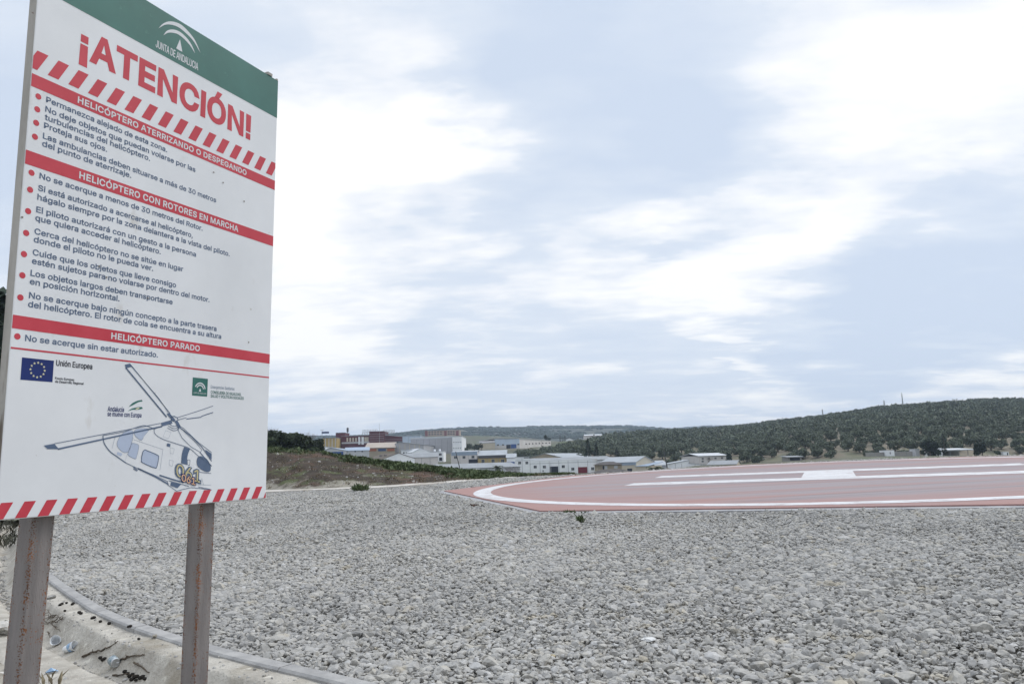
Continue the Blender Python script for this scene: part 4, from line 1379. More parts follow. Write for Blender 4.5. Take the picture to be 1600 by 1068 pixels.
for q in (.35, .62):
    y = h.D * .28; z = h.H + ridge_rise(h, 600, 709) * .56
    sk.box((-h.L / 2 + h.L * q, y - .5, z + .1), (-h.L / 2 + h.L * q + .8, y + .5, z + .5))
h.mk(sk, 'skylight', C_darksteel, h.rf)
h = House('white_gable_hall', 'warehouse', 'white gabled hall behind the white panelled warehouse')
h.walls(W_white, gable='y', apex=h.on(657, 700.2)); h.roof('y', R_white, apex=h.on(657, 700.2), over=.15)
h = House('two_storey_house', 'house', 'small white flat-roofed house with a strip of dark windows')
h.walls(W_white); h.roof('flat', R_white, over=.35, th=.25); h.windows([(631, 707.3), (635.2, 707.3), (639.4, 707.3), (643, 707.3)], 2.6, 2.4, False)
h = House('small_white_house', 'house', 'small white house between the panelled warehouse and the blue banded hall')
h.walls(W_white); h.roof('flat', R_white, over=.15, th=.25); h.windows([(688, 709.4)], 4, 3.2); h.panel((686.2, 691, 714.4, 719.5), 'door', C_dark)
tank = MB()
for q in (-1.2, 1.0): tank.tube([(q, 2, h.H + .2), (q, 2, h.H + 1.2)], .45, 8)
h.mk(tank, 'water_tank', W_white)
h = House('blue_door_shed', 'warehouse', 'grey gabled shed with a wide blue door above the bank')
h.walls(W_lgrey, gable='y', apex=h.on(517, 699.2)); h.roof('y', R_bluegrey, apex=h.on(517, 699.2)); h.panel((515, 536.5, 705.6, 714), 'door', C_bluedoor)
h = House('long_pale_shed', 'shed', 'pale grey shed with blue grey roof right of the blue door')
h.walls(W_lgrey); h.roof('x', R_bluegrey, rise=ridge_rise(h, 558, 698.8)); h.windows([(541.5, 704.9), (555, 704.9), (566, 704.9)], 2.4, 1.6, False)
h = House('left_white_shed', 'shed', 'white flat-roofed shed at the left end of the town')
h.walls(W_white); h.roof('flat', R_pale, over=.2, th=.3); h.windows([(496, 703.4)], 4.4, 2.2)
h = House('orange_sign_hall', 'warehouse', 'tan-roofed hall with orange and navy sign panels on its front')
h.walls(W_beige); h.roof('x', R_tan, rise=ridge_rise(h, 600, 691.2), over=.5)
h.panel((575, 588, 700.3, 704.3), 'sign_panel', C_orange, .2); h.panel((591, 603, 700.5, 704.2), 'sign_panel', C_navy, .2); h.panel((605, 616.4, 700.3, 704.2), 'sign_panel', C_orange, .2)
h = House('ribbed_hall', 'warehouse', 'grey hall wall with cream vertical ribs right of the orange signs')
h.walls(W_grey, gable='y', apex=h.on(624.5, 690.4)); h.roof('y', R_grey, apex=h.on(624.5, 690.4)); h.joints([624.6, 632.7, 640, 648, 655], 693.5, 711, .35, W_cream, 'rib')
# the maroon hotel: one building of several blocks
hm = House('maroon_main', 'hotel_building', 'maroon building with roof sign frames and a row of cream windows', 'hotel')
hm.walls(W_maroon); hm.roof('flat', W_maroon, over=.1, th=.3); hm.joints([], 0, 0, .16, W_grey, rows=(677.5, 681, 684.5, 688))
hl = House('maroon_left', '', '', parent=hm); hl.walls(W_maroon); hl.roof('flat', R_grey, over=.15, th=.25)
for q in (541.5, 546, 550.5, 555): hl.panel((q, q + 2.5, 683.6, 689.5), 'window', W_cream, .1)
hl.panel((560, 563, 682.3, 694), 'column', W_white, .5); hl.panel((565, 568.5, 682.3, 694), 'column', W_white, .5); hl.panel((569.5, 576, 682.5, 690), 'window', W_cream, .08); hl.panel((534, 577, 690.6, 691.7), 'cornice', W_lgrey, .3)
ht = House('maroon_tower', '', '', parent=hm); ht.walls(W_maroon); ht.roof('flat', R_grey, over=.15, th=.25)
hr = House('maroon_right', '', '', parent=hm); hr.walls(W_maroon, sloped=True); hr.roof('slope', R_pale, over=.2, th=.5); hr.panel((617, 629, 689, 692), 'window', C_glass, .08); hr.joints([], 0, 0, .16, W_grey, rows=(686, 689))


def lattice(h, x0, x1, z0, z1, y, n, name, mat, text_rows=False):
    mb = MB()
    t = .16
    for k in range(n + 1):
        x = x0 + (x1 - x0) * k / n
        mb.tube([(x, y, z0), (x, y, z1)], t / 2, 4)
        mb.tube([(x, y + 2.2, z0), (x, y, z1)], t / 2, 4)
        if k < n: mb.tube([(x, y, z0), (x + (x1 - x0) / n, y, z1)], t / 2, 4)
    mb.tube([(x0, y, z1), (x1, y, z1)], t / 2, 4); mb.tube([(x0, y, (z0 + z1) / 2), (x1, y, (z0 + z1) / 2)], t / 2, 4)
    h.mk(mb, name, mat)


a, b = hm.on(565, 674.4), hm.on(588, 670.2); lattice(hm, a[0], b[0], hl.H + hl.base - hm.base + .3, b[1], 3, 9, 'roof_sign_frame', C_steel)
a, b = hm.on(598, 673.6), hm.on(615, 670.6); lattice(hm, a[0], b[0], hr.H0 + hr.base - hm.base + .6, b[1], 3, 7, 'roof_sign_frame', C_steel)
h = House('yellow_block', 'building', 'yellow block with grey columns beside the maroon hotel')
h.walls(W_bright); h.roof('flat', R_grey, over=.3, th=.3); h.joints([508.5, 514, 519, 524], 684.5, 699, .45, W_lgrey, 'column')
h = House('apartments', 'apartment_building', 'tan apartment building with dark red piers on the far slope')
h.walls(W_tan); h.roof('flat', W_tan, over=.2, th=.4)
for q in (664.2, 694, 712.5): h.panel((q, q + 4, 672.6, 681), 'pier', plain('red_pier', (.20, .055, .05), .1), .6)
h.windows([(671, 674.6), (675.5, 674.5), (680, 674.4), (684.5, 674.3), (689, 674.2), (701, 674), (705, 674), (709, 673.9), (671, 678.2), (675.5, 678.1), (680, 678), (684.5, 678), (689, 677.9), (701, 677.6), (705, 677.6), (709, 677.5)], 2.6, 1.6, False)
h = House('far_long_hall', 'warehouse', 'far white hall with a row of eight small square windows')
h.walls(W_warm, sloped=False); h.roof('x', R_white, rise=ridge_rise(h, 836, 685.0), over=.2); h.windows([(822 + 5.2 * k, 693.1 - .22 * k) for k in range(8)], 2.0, 1.7, False)
h = House('far_blue_hall', 'warehouse', 'far pale blue hall with a dark doorway beside a blue door')
h.walls(W_blue); h.roof('flat', R_pale, over=.2, th=.3); h.windows([(778, 694.8), (786, 694.6), (810, 693.8)], 3.2, 1.8); h.panel((791, 798, 694.3, 700.2), 'door', C_dark, label='dark open doorway'); h.panel((798.2, 807, 693.6, 699.8), 'door', C_bluedoor, label='blue door')
h.panel((774.4, 811.6, 695.8, 700.6), 'lower_wall', W_warm, .012)
h = House('far_cream_shed', 'shed', 'far low cream shed left of the pale blue hall')
h.walls(W_cream); h.roof('shed', R_pale, rise=1.0)
h = House('far_white_house', 'house', 'tiny white gabled house right of three cypresses')
h.walls(W_white, gable='y', apex=h.on(890, 684.3)); h.roof('y', R_white, apex=h.on(890, 684.3))
h = House('ridge_white_shed', 'shed', 'long white shed standing alone on the ridge among olive trees')
h.walls(W_warm); h.roof('x', R_white, rise=1.1)
# right of the white row -----------------------------------------------------
h = House('beige_house', 'house', 'small beige house with dark hipped roof')
h.walls(W_beige); h.roof('hip', R_dark, rise=ridge_rise(h, 953, 720.6), over=.5); h.panel((941.5, 944, 727.4, 733), 'door', C_dark); h.panel((944.4, 949, 727.2, 732), 'window', R_white, .06); h.panel((959.5, 965, 726.9, 731.3), 'window', R_white, .06)
h = House('dark_roof_shed', 'shed', 'low shed with broad dark roof in front of the beige house')
h.walls(W_beige); h.roof('hip', R_dark, rise=ridge_rise(h, 958, 732.4), over=.5)
h = House('grey_hall', 'warehouse', 'grey-roofed hall at the right end of the white warehouse row')
h.walls(W_lgrey); h.roof('x', R_grey, rise=ridge_rise(h, 930, 712.9), over=.3)
h = House('big_beige_hall', 'warehouse', 'big hall with pale sheet roof and beige gable end')
rr = ridge_rise(h, 985, 713.4)
h.walls(W_cream, gable='x', apex=rr); h.roof('x', R_pale, rise=rr, over=.2); h.panel((940, 994, 722.9, 726), 'fascia', R_bluegrey, .1); h.panel((980, 988, 731.5, 736), 'door', C_dark)
h = House('low_lean_to', 'shed', 'low lean-to shed left of the bushy palms')
h.walls(W_cream); h.roof('shed', R_bluegrey, rise=1.0)
h = House('pale_roof_shed', 'shed', 'low pale-roofed shed behind the leaning pole')
h.walls(W_lgrey); h.roof('x', R_pale, rise=ridge_rise(h, 1030, 719.5))
h = House('white_gable_hall_near', 'warehouse', 'white gabled hall right of the leaning pole')
h.walls(W_white, gable='y', apex=h.on(1077, 718.6)); h.roof('y', R_pale, apex=h.on(1077, 718.6), over=.2); h.joints([1055, 1065], 724, 735)
h = House('white_gable_hall_low', 'warehouse', 'lower white hall with sloping top, left of the low tan shed')
h.walls(W_white, sloped=True); h.roof('slope', R_pale, over=.15); h.joints([1086, 1096], 725, 733)
h = House('four_window_house', 'house', 'white two-storey house with pale roof and four small windows in a row')
h.walls(W_warm); h.roof('x', R_white, rise=ridge_rise(h, 1115, 707.6), over=.5); h.windows([(1097.8, 716.1), (1107.4, 715.9), (1117.9, 715.4), (1128, 715), (1097.8, 720.3)], 3.0, 2.2)
h = House('low_tan_shed', 'shed', 'low tan shed with grey sheet roof in front of the four-window house')
h.walls(W_cream, gable='x', apex=ridge_rise(h, 1128, 719.6)); h.roof('x', R_grey, rise=ridge_rise(h, 1128, 719.6), over=.3); h.joints([1114, 1121], 726.5, 733)
h = House('farm_shed', 'shed', 'small dark open shed at the foot of the olive hill')
h.walls(W_block); h.roof('shed', R_grey, rise=.35, over=.6); h.panel((1234, 1250, 714.8, 718.5), 'opening', C_dark)
h = House('white_box_hut', 'hut', 'white box-shaped hut behind the grey farm wall')
h.walls(W_white); h.roof('flat', R_white, over=.08, th=.1); h.panel((1390, 1392, 706, 709), 'door', C_joint)
h = House('farm_wall', 'wall', 'long grey block wall at the foot of the olive hill')
h.walls(W_block); h.roof('flat', W_lgrey, over=.05, th=.06); h.joints([1366, 1380, 1400, 1416], 706.5, 711.5)
h = House('grey_pump_house', 'hut', 'narrow pale grey tower hut at the right end of the farm wall')
h.walls(W_lgrey); h.roof('flat', W_lgrey, over=.1, th=.1)
h = House('farm_canopy', 'shed', 'open farm canopy with white roof between dark trees')
l_, D_ = h.L / 2, h.D
mb = MB().box((-l_, D_ - .2, 0), (l_, D_, h.H))
h.mk(mb, 'wall', W_block)
h.roof('shed', R_white, rise=.5, over=.3, th=.35)
h.mk(MB().box((-l_, 0, 0), (-l_ + .9, D_ - .21, h.H + 1.0)), 'end_wall', W_white)
for q in (.3, .55, .8): h.mk(MB().box((-l_ + 2 * l_ * q, .1, 0), (-l_ + 2 * l_ * q + .15, .25, h.H)), 'post', C_steel)
h = House('small_white_hut', 'hut', 'tiny white hut with a dark opening at the right edge of the scene')
h.walls(W_white); h.roof('flat', R_white, over=.06, th=.08); h.panel((1573.2, 1575.4, 707, 710.4), 'opening', C_dark)


# poles, masts -------------------------------------------------------------
def pole(name, label, cat, a, b, r0, r1, mat, extra=None):
    """a, b: (px, py, Y) of foot and tip"""
    A, Bq = at(*a), at(*b)
    e = empty(name, tuple(A), label, cat)
    MB().tube([(0, 0, -.4), tuple(Bq - A)], [r0, r1], 8).build('pole', mat, e)
    if extra: extra(e, Bq - A)
    return e


def crossbar(e, t):
    MB().box((t[0] - .35, t[1] - .05, t[2] - .5), (t[0] + .35, t[1] + .05, t[2] - .40)).build('crossarm', C_darksteel, e)


pole('leaning_pole', 'dark wooden pole leaning left behind the helipad by the palms', 'utility pole', (1044.5, 737, 180), (1034.4, 692, 180), .13, .10, C_darksteel)
pole('leaning_pole', 'dark wooden pole leaning left behind the green bank', 'utility pole', (722, 741.5, 120), (712, 705, 120), .085, .06, C_darksteel)
pole('antenna_mast', 'thin lattice mast in front of the maroon hotel', 'mast', (593, 700, 460), (592.8, 661, 460), .14, .06, C_steel)
pole('thin_post', 'thin grey post in front of the black warehouse doorway', 'post', (861, 741, 235), (860.6, 722, 235), .06, .05, C_steel)


def drum(e, t):
    MB().tube([(t[0], t[1], t[2] - 1.2), (t[0], t[1], t[2] - .9), (t[0], t[1], t[2] + 1.6), (t[0], t[1], t[2] + 2.0)], [.4, .75, .75, .3], 10).build('drum', C_darksteel, e)


pole('roof_mast', 'dark drum-topped mast behind the maroon hotel roof', 'mast', (543, 700, 545), (543.2, 672, 545), .25, .2, C_darksteel, drum)


def board(e, t):
    MB().box((t[0] - .2, t[1] - .1, t[2] - 1.9), (t[0] + 3.8, t[1] + .1, t[2] - .9)).build('board', C_navy, e)
    MB().box((t[0] - 1.0, t[1] - .08, t[2] - .1), (t[0] + 1.0, t[1] + .08, t[2] + .05)).build('crossarm', C_steel, e)


pole('sign_post', 'tall signpost with a dark board left of the yellow block', 'signpost', (503, 706, 420), (503.2, 671.5, 420), .16, .1, C_steel, board)


def pylon(label, px, y0, y1, Y, w):
    A = at(px, y0, Y); T = at(px, y1, Y); H = T[2] - A[2]
    e = empty('antenna_mast', tuple(A), label, 'mast', 'masts on the hilltop')
    m = MB(); r = .16
    for (x, y) in ((-w, -w), (w, -w), (w, w), (-w, w)): m.tube([(x, y, -3), (x * .35, y * .35, H * .8), (0, 0, H)], [r, r * .8, r * .5], 4)
    m.build('frame', C_steel, e)
    m = MB()
    for k in range(7):
        z = H * (.08 + .11 * k); q = w * (1 - .65 * z / (H * .8)) if z < H * .8 else w * .3
        m.tube([(-q, -q, z), (q, -q, z + H * .1)], r * .6, 4); m.tube([(q, -q, z), (-q, -q, z + H * .1)], r * .6, 4)
        m.tube([(-q, q, z), (q, q, z + H * .1)], r * .6, 4)
    m.build('bracing', C_steel, e)
    m = MB()
    for k in (0.72, .86): m.box((-w * 1.2, -.12, H * k), (w * 1.2, .12, H * k + .25))
    m.build('crossarm', C_steel, e)


pylon('small lattice mast on the hill skyline, leftmost of three', 1286, 652, 638.5, 815, .8)
pylon('short sturdy lattice mast on the hill skyline, middle of three', 1382.5, 639, 624.5, 795, .9)
pylon('tallest thin mast on the hill skyline, rightmost of three', 1411, 634, 612.5, 785, .5)

# distant haze ----------------------------------------------------------------
mh = bpy.data.materials.new('haze_air'); mh.use_nodes = True
n_, l_ = mh.node_tree.nodes, mh.node_tree.links
n_.clear()
ho = n_.new('ShaderNodeOutputMaterial'); hv = n_.new('ShaderNodeVolumePrincipled')
hv.inputs['Color'].default_value = (.66, .80, 1.0, 1); hv.inputs['Density'].default_value = .00017; hv.inputs['Anisotropy'].default_value = .1
l_.new(hv.outputs[0], ho.inputs['Volume'])
hz = MB().box((-4600, -4600, -30), (4600, 4600, 190)).build('haze', mh, kind='stuff')


# ------------------------------------------------------------------ the warning board
SG_O = np.array((-1.632, 2.453, 1.179)); SG_W, SG_H, SG_T = 1.187, 2.0, .042
_a, _b, _g = rad(65.126), rad(1.165), rad(-.413)
SG_R = np.array(Matrix.Rotation(_a, 3, 'Z') @ Matrix.Rotation(_b, 3, 'X') @ Matrix.Rotation(_g, 3, 'Y'))
SG_OFF = np.array((SG_W / 2, .05, -1.06))                  # the Empty stands at the board's foot
sign = empty('warning_board', (0, 0, 0), 'white helicopter warning board with red and green print on two rusty posts', 'sign')
sign.matrix_world = Matrix.Translation(Vector(SG_O + SG_R @ SG_OFF)) @ Matrix(SG_R.tolist()).to_4x4()


def sg_uv(px, py):
    """full-size pixel -> (x, z) metres on the board's front"""
    v = ray(px, py); n = SG_R[:, 1]
    o = SG_O - np.array((0, 0, ZC))
    k = (o @ n) / (v @ n)
    q = SG_R.T @ (v * k - o)
    return float(q[0]), float(q[2])


Z1 = lambda x, y: sg_uv(x * .28125, y * .28125)
Z2 = lambda x, y: sg_uv(x * .28125, 270 + y * .28125)
Z3 = lambda x, y: sg_uv(x * .28125, 540 + y * .28125)
Z8 = lambda x, y: sg_uv(230 + x / 5.933, 20 + y / 5.933)


def L_(p, layer):           # board (x, z) and print layer -> local coordinates of the Empty
    return (p[0] - SG_OFF[0], -.0006 * layer - SG_OFF[1], p[1] - SG_OFF[2])


class Art:
    def __init__(s, layer): s.m = MB(); s.k = layer

    def poly(s, pts):
        pts = [p for p in pts]
        a = sum(pts[i][0] * pts[(i + 1) % len(pts)][1] - pts[(i + 1) % len(pts)][0] * pts[i][1] for i in range(len(pts)))
        if a < 0: pts = pts[::-1]
        s.m.add([L_(p, s.k) for p in pts], [tuple(range(len(pts)))]); return s

    def line(s, pts, w, closed=False):
        P = [np.array(p, float) for p in pts]
        if closed: P = P + [P[0]]
        n = len(P); out = []
        for i in range(n):
            if closed and i in (0, n - 1): d = (P[1] - P[0]) / (np.linalg.norm(P[1] - P[0]) + 1e-9) + (P[-1] - P[-2]) / (np.linalg.norm(P[-1] - P[-2]) + 1e-9)
            else:
                d = np.zeros(2)
                if i > 0: d += (P[i] - P[i - 1]) / (np.linalg.norm(P[i] - P[i - 1]) + 1e-9)
                if i < n - 1: d += (P[i + 1] - P[i]) / (np.linalg.norm(P[i + 1] - P[i]) + 1e-9)
            d /= np.linalg.norm(d) + 1e-9
            nr = np.array((-d[1], d[0])) * w / 2
            out.append((P[i] - nr, P[i] + nr))
        for a, b in zip(out[:-1], out[1:]): s.m.add([L_(q, s.k) for q in (a[0], b[0], b[1], a[1])], [(0, 1, 2, 3)])
        return s

    def disc(s, c, r, n=20): return s.poly([(c[0] + r * math.cos(2 * math.pi * i / n), c[1] + r * math.sin(2 * math.pi * i / n)) for i in range(n)])

    def build(s, name, mat, parent, **kw): return s.m.build(name, mat, parent, **kw)


# letter outlines in thousandths of an em: advance, then each contour as x, y, x, y ...
FONT = {
    '!': (197, (66,160,62,509,134,509,130,160), (66,0,66,108,130,108,130,0)),
    ',': (188, (38,-119,68,71,137,71,84,-119),),
    '.': (188, (95,-4,63,9,50,41,63,73,95,87,128,73,141,41,128,9),),
    '0': (453, (227,-7,174,1,130,24,95,62,69,113,53,178,48,254,53,330,69,395,95,447,130,484,174,508,227,516,279,508,323,484,358,447,384,395,400,330,405,254,400,178,384,113,359,62,323,24,279,1), (227,50,261,56,290,74,313,103,330,144,344,254,330,365,313,405,290,435,261,453,227,460,192,453,163,435,140,405,123,365,113,314,109,254,113,194,123,144,140,103,163,74,192,56)),
    '1': (453, (76,0,76,55,391,55,391,0), (276,509,276,0,212,0,212,448,86,358,86,427,198,509)),
    '3': (453, (218,-7,173,-3,133,10,98,30,70,57,52,91,44,132,109,132,126,87,165,59,219,50,275,61,315,93,325,116,329,145,316,196,299,217,275,234,242,244,157,248,157,299,288,448,70,452,70,509,372,509,372,461,211,278,211,289,264,288,308,276,344,253,371,222,387,186,393,145,387,103,370,66,344,36,309,12,266,-2),),
    '6': (453, (226,-7,182,-1,142,15,109,40,84,74,69,115,64,162,80,239,137,340,252,509,322,509,151,261,145,261,165,288,196,307,235,314,278,309,316,295,346,271,370,240,384,201,389,157,384,112,368,73,343,39,310,14,271,-2), (226,48,279,63,314,101,327,157,314,213,279,251,226,265,174,252,138,214,125,158,138,102,174,63)),
    'A': (480, (16,0,202,509,276,509,463,0,395,0,346,142,133,142,85,0), (152,199,327,199,239,455)),
    'C': (510, (267,-7,205,1,150,25,104,63,70,115,48,179,40,254,48,329,70,393,104,445,150,484,205,508,267,516,340,504,402,471,448,418,473,348,408,348,389,395,357,428,315,449,267,456,223,450,184,432,150,403,125,364,109,314,103,254,109,194,125,145,151,105,184,76,223,59,267,53,315,60,357,81,389,114,408,160,473,160,448,91,402,38,341,5),),
    'D': (503, (219,0,96,0,96,57,215,57,272,63,318,81,354,110,379,149,394,198,399,255,394,312,379,361,354,399,320,428,275,446,221,452,93,452,93,509,225,509,294,501,353,478,399,441,433,391,455,329,462,255,455,181,433,119,398,68,351,31,291,8), (125,509,125,0,60,0,60,509)),
    'E': (419, (60,0,60,509,372,509,372,452,125,452,125,286,355,286,355,229,125,229,125,57,375,57,375,0),),
    'F': (410, (60,0,60,509,369,509,369,452,125,452,125,278,346,278,346,221,125,221,125,0),),
    'G': (521, (269,-7,205,1,149,25,104,64,69,116,47,179,40,254,47,329,69,393,103,445,149,484,203,508,265,516,340,504,403,469,449,416,474,349,408,349,387,393,356,427,315,448,265,456,222,450,183,432,150,404,125,364,109,314,103,254,109,194,125,145,151,105,184,76,224,59,269,53,309,57,345,71,374,93,396,123,410,160,415,202,434,199,283,199,283,256,478,256,478,200,471,141,451,91,419,50,377,19,326,0),),
    'H': (517, (60,0,60,509,125,509,125,289,392,289,392,509,457,509,457,0,392,0,392,232,125,232,125,0),),
    'I': (185, (60,0,60,509,125,509,125,0)),
    'J': (397, (185,-7,124,3,75,33,44,81,33,145,33,173,98,173,98,145,104,104,122,74,149,56,185,50,220,56,248,74,266,104,272,145,272,509,336,509,336,145,326,81,294,33,246,3),),
    'L': (393, (60,0,60,509,125,509,125,57,361,57,361,0),),
    'M': (629, (60,0,60,509,152,509,314,95,476,509,568,509,568,0,504,0,504,415,342,0,286,0,124,415,124,0),),
    'N': (524, (60,0,60,509,134,509,399,110,399,509,463,509,463,0,389,0,125,398,125,0),),
    'O': (534, (267,-7,205,1,150,25,105,63,70,115,48,179,40,254,48,329,70,393,105,445,150,484,205,508,267,516,329,508,384,484,429,445,464,393,486,329,493,254,486,179,464,115,429,63,384,25,329,1), (267,53,310,59,349,76,383,105,408,144,425,194,430,254,425,314,408,365,383,404,349,433,310,450,267,456,223,450,184,433,151,404,125,364,109,314,103,254,109,194,125,144,151,105,184,76,223,59)),
    'P': (445, (60,0,60,509,235,509,289,503,332,487,366,462,390,430,404,391,409,348,404,304,390,265,366,233,332,207,289,191,235,186,109,186,109,242,233,242,269,246,297,256,318,272,333,294,344,348,333,402,318,423,297,439,268,449,232,452,125,452,125,0),),
    'R': (449, (60,0,60,509,236,509,290,504,333,489,367,465,390,433,405,395,409,352,405,309,390,271,367,240,333,217,298,207,428,0,353,0,240,198,125,198,125,0), (125,255,234,255,298,267,319,281,334,300,345,352,334,405,319,425,298,440,233,452,125,452)),
    'S': (447, (224,-9,172,-4,128,9,91,31,64,60,46,96,38,137,104,137,110,110,123,88,166,59,224,49,286,60,329,92,341,114,346,139,332,179,296,205,184,239,128,260,86,289,60,326,52,372,58,413,75,448,102,476,138,498,180,511,227,516,275,511,316,498,351,476,377,449,394,415,401,378,337,378,326,412,302,437,267,453,225,459,167,448,129,418,115,376,119,352,131,334,169,308,312,264,359,238,395,198,408,139,403,99,386,64,360,34,323,11,278,-4),),
    'T': (449, (32,452,32,509,417,509,417,452,257,452,257,0,193,0,193,452),),
    'U': (518, (259,-8,203,-2,154,15,114,43,85,80,66,124,60,173,60,509,124,509,124,178,128,144,141,113,160,87,187,68,220,56,259,52,298,56,331,68,357,87,377,113,389,144,393,178,393,509,457,509,457,173,451,124,433,80,403,43,363,15,315,-2),),
    'Y': (472, (203,0,203,208,16,509,91,509,236,270,381,509,455,509,268,208,268,0),),
    'Z': (439, (42,0,42,46,318,452,40,452,40,509,397,509,397,462,120,57,399,57,399,0),),
    'a': (390, (160,-9,94,5,68,22,48,45,35,73,30,108,43,161,78,193,125,211,234,227,265,235,276,257,267,297,240,322,196,331,149,322,118,301,100,274,41,291,57,322,79,346,133,375,194,384,239,379,286,360,322,320,333,290,337,251,337,0,277,0,277,52,272,52,252,25,215,1), (170,45,228,59,263,93,276,138,276,190,259,182,134,159,103,139,92,105,102,72,130,52)),
    'b': (425, (229,-8,172,4,138,31,118,59,112,59,112,0,53,0,53,509,114,509,114,319,118,319,137,346,171,373,229,384,274,378,313,361,345,332,370,293,385,245,390,189,385,133,370,84,346,45,313,16,274,-2), (220,47,253,51,279,66,301,88,316,117,328,189,316,261,301,290,280,311,253,325,220,330,188,325,161,312,140,291,125,263,113,189,125,115,140,86,162,65,188,51)),
    'c': (396, (207,-8,159,-2,117,16,82,46,56,85,40,133,34,187,40,243,56,291,82,330,117,360,159,378,207,384,260,377,305,356,340,322,362,277,303,262,290,289,270,311,242,325,207,330,173,325,145,310,124,287,108,258,96,187,108,117,124,89,145,66,173,51,207,46,243,52,271,66,292,89,304,117,363,102,341,56,306,21,261,-1),),
    'd': (425, (195,-8,151,-2,111,16,79,45,55,84,39,133,34,189,39,245,55,293,79,332,112,361,151,378,196,384,253,373,287,346,306,319,311,319,311,509,372,509,372,0,313,0,313,59,307,59,287,31,252,4), (205,47,236,51,263,65,284,86,299,115,312,189,300,263,284,291,263,312,237,325,205,330,172,325,145,311,124,290,108,261,96,189,109,117,124,88,145,66,172,51)),
    'e': (404, (212,-8,161,-2,117,16,82,46,56,85,40,132,34,187,39,242,55,290,81,329,115,359,157,378,205,384,266,374,319,341,357,282,371,220,371,172,97,172,101,139,110,106,128,80,151,61,179,50,212,46,254,53,285,73,303,98,365,86,335,39,283,4), (100,224,308,224,298,269,283,294,263,314,237,326,205,330,173,326,146,313,112,274)),
    'g': (425, (207,-151,134,-140,82,-110,51,-69,101,-41,122,-66,154,-88,207,-97,249,-92,282,-75,304,-47,311,-6,311,68,306,68,287,41,252,16,195,5,152,10,113,27,80,53,55,90,39,136,34,191,39,246,55,293,80,332,112,361,152,378,196,384,253,373,288,346,308,319,313,319,313,379,372,379,372,-9,367,-54,350,-90,324,-117,291,-136), (205,59,237,63,264,75,285,95,300,121,312,193,300,264,285,291,264,312,237,325,205,330,172,325,145,312,124,290,109,262,96,193,109,123,124,96,145,76,172,63)),
    'h': (410, (114,227,114,0,53,0,53,509,114,509,114,287,102,287,124,332,152,362,187,379,227,384,264,380,295,369,321,349,341,321,353,285,357,240,357,0,296,0,296,235,290,275,273,304,246,323,210,329,161,317,126,283),),
    'i': (167, (53,0,53,379,114,379,114,0), (84,443,54,455,41,483,54,512,84,524,114,512,126,483,114,455)),
    'j': (167, (53,379,114,379,114,-30,102,-90,86,-113,65,-129,4,-143,-10,-143,-10,-87,25,-83,40,-72,53,-29), (83,443,53,455,41,483,53,512,83,524,114,512,126,483,114,455)),
    'l': (160, (50,0,50,540,110,540,110,0)),
    'm': (610, (53,0,53,379,112,379,112,295,108,295,132,346,172,376,219,386,257,380,287,361,309,331,321,295,312,295,337,343,381,375,437,386,497,372,522,354,541,328,553,296,557,255,557,0,496,0,496,254,490,289,473,313,447,326,419,330,374,320,345,290,335,247,335,0,274,0,274,260,269,288,253,311,229,326,199,330,158,320,126,289,114,238,114,0),),
    'n': (410, (114,227,114,0,53,0,53,379,112,379,112,287,102,287,124,332,152,362,187,379,227,384,264,380,295,369,321,349,341,321,353,285,357,240,357,0,296,0,296,235,290,275,273,304,246,323,210,329,161,317,126,283),),
    'o': (416, (207,-8,159,-2,117,16,82,46,56,85,40,133,34,187,40,243,56,291,82,330,117,360,159,378,207,384,256,378,299,360,333,330,359,291,376,243,381,187,376,133,359,85,333,46,299,16,256,-2), (207,46,242,51,270,66,292,89,307,117,319,187,307,258,292,287,270,310,242,325,207,330,173,325,145,310,124,287,108,258,96,187,108,117,124,89,145,66,173,51)),
    'p': (425, (53,-143,53,379,112,379,112,319,118,319,137,346,171,373,229,384,274,378,313,361,345,332,370,293,385,245,390,189,385,133,370,84,346,45,313,16,274,-2,229,-8,173,4,138,31,118,59,114,59,114,-143), (220,47,253,51,279,66,301,88,316,117,328,189,316,261,301,290,280,311,253,325,220,330,188,325,161,312,140,291,125,263,113,189,125,115,140,86,162,65,188,51)),
    'q': (425, (372,-143,311,-143,311,59,306,59,287,31,252,4,195,-8,151,-2,111,16,79,45,55,84,39,133,34,189,39,245,55,293,79,332,112,361,151,378,196,384,253,373,287,346,307,319,313,319,313,379,372,379), (205,47,236,51,263,65,284,86,299,115,312,189,300,263,284,291,263,312,237,325,205,330,172,325,145,311,124,290,108,261,96,189,109,117,124,88,145,66,172,51)),
    'r': (260, (53,0,53,379,112,379,112,321,130,347,152,367,181,380,243,384,243,322,207,326,159,315,126,284,114,237,114,0),),
    's': (365, (182,-8,112,3,62,38,45,63,36,94,94,107,105,79,124,60,150,49,181,45,217,50,244,62,262,81,268,103,254,136,212,155,149,170,104,186,72,208,53,237,47,274,51,305,65,332,87,354,115,370,187,384,254,372,299,339,324,290,268,277,243,316,219,328,187,333,156,329,131,317,114,299,109,277,112,258,124,243,172,223,229,209,275,194,306,171,325,142,331,107,326,75,312,47,290,24,260,6,223,-5),),
    't': (228, (204,379,204,327,6,327,6,379), (65,471,126,471,126,98,136,61,170,50,202,54,213,2,168,-4,125,2,92,21,72,52,65,93)),
    'u': (410, (182,-5,146,-1,115,11,89,31,69,59,57,95,53,139,53,379,114,379,114,144,119,105,137,75,164,56,200,50,249,62,283,97,296,153,296,379,357,379,357,0,298,0,298,92,307,92,286,47,257,17,222,0),),
    'v': (390, (163,0,17,379,84,379,195,80,305,379,371,379,226,0),),
    'z': (381, (42,0,42,46,262,323,48,323,48,379,333,379,333,331,116,56,339,56,339,0),),
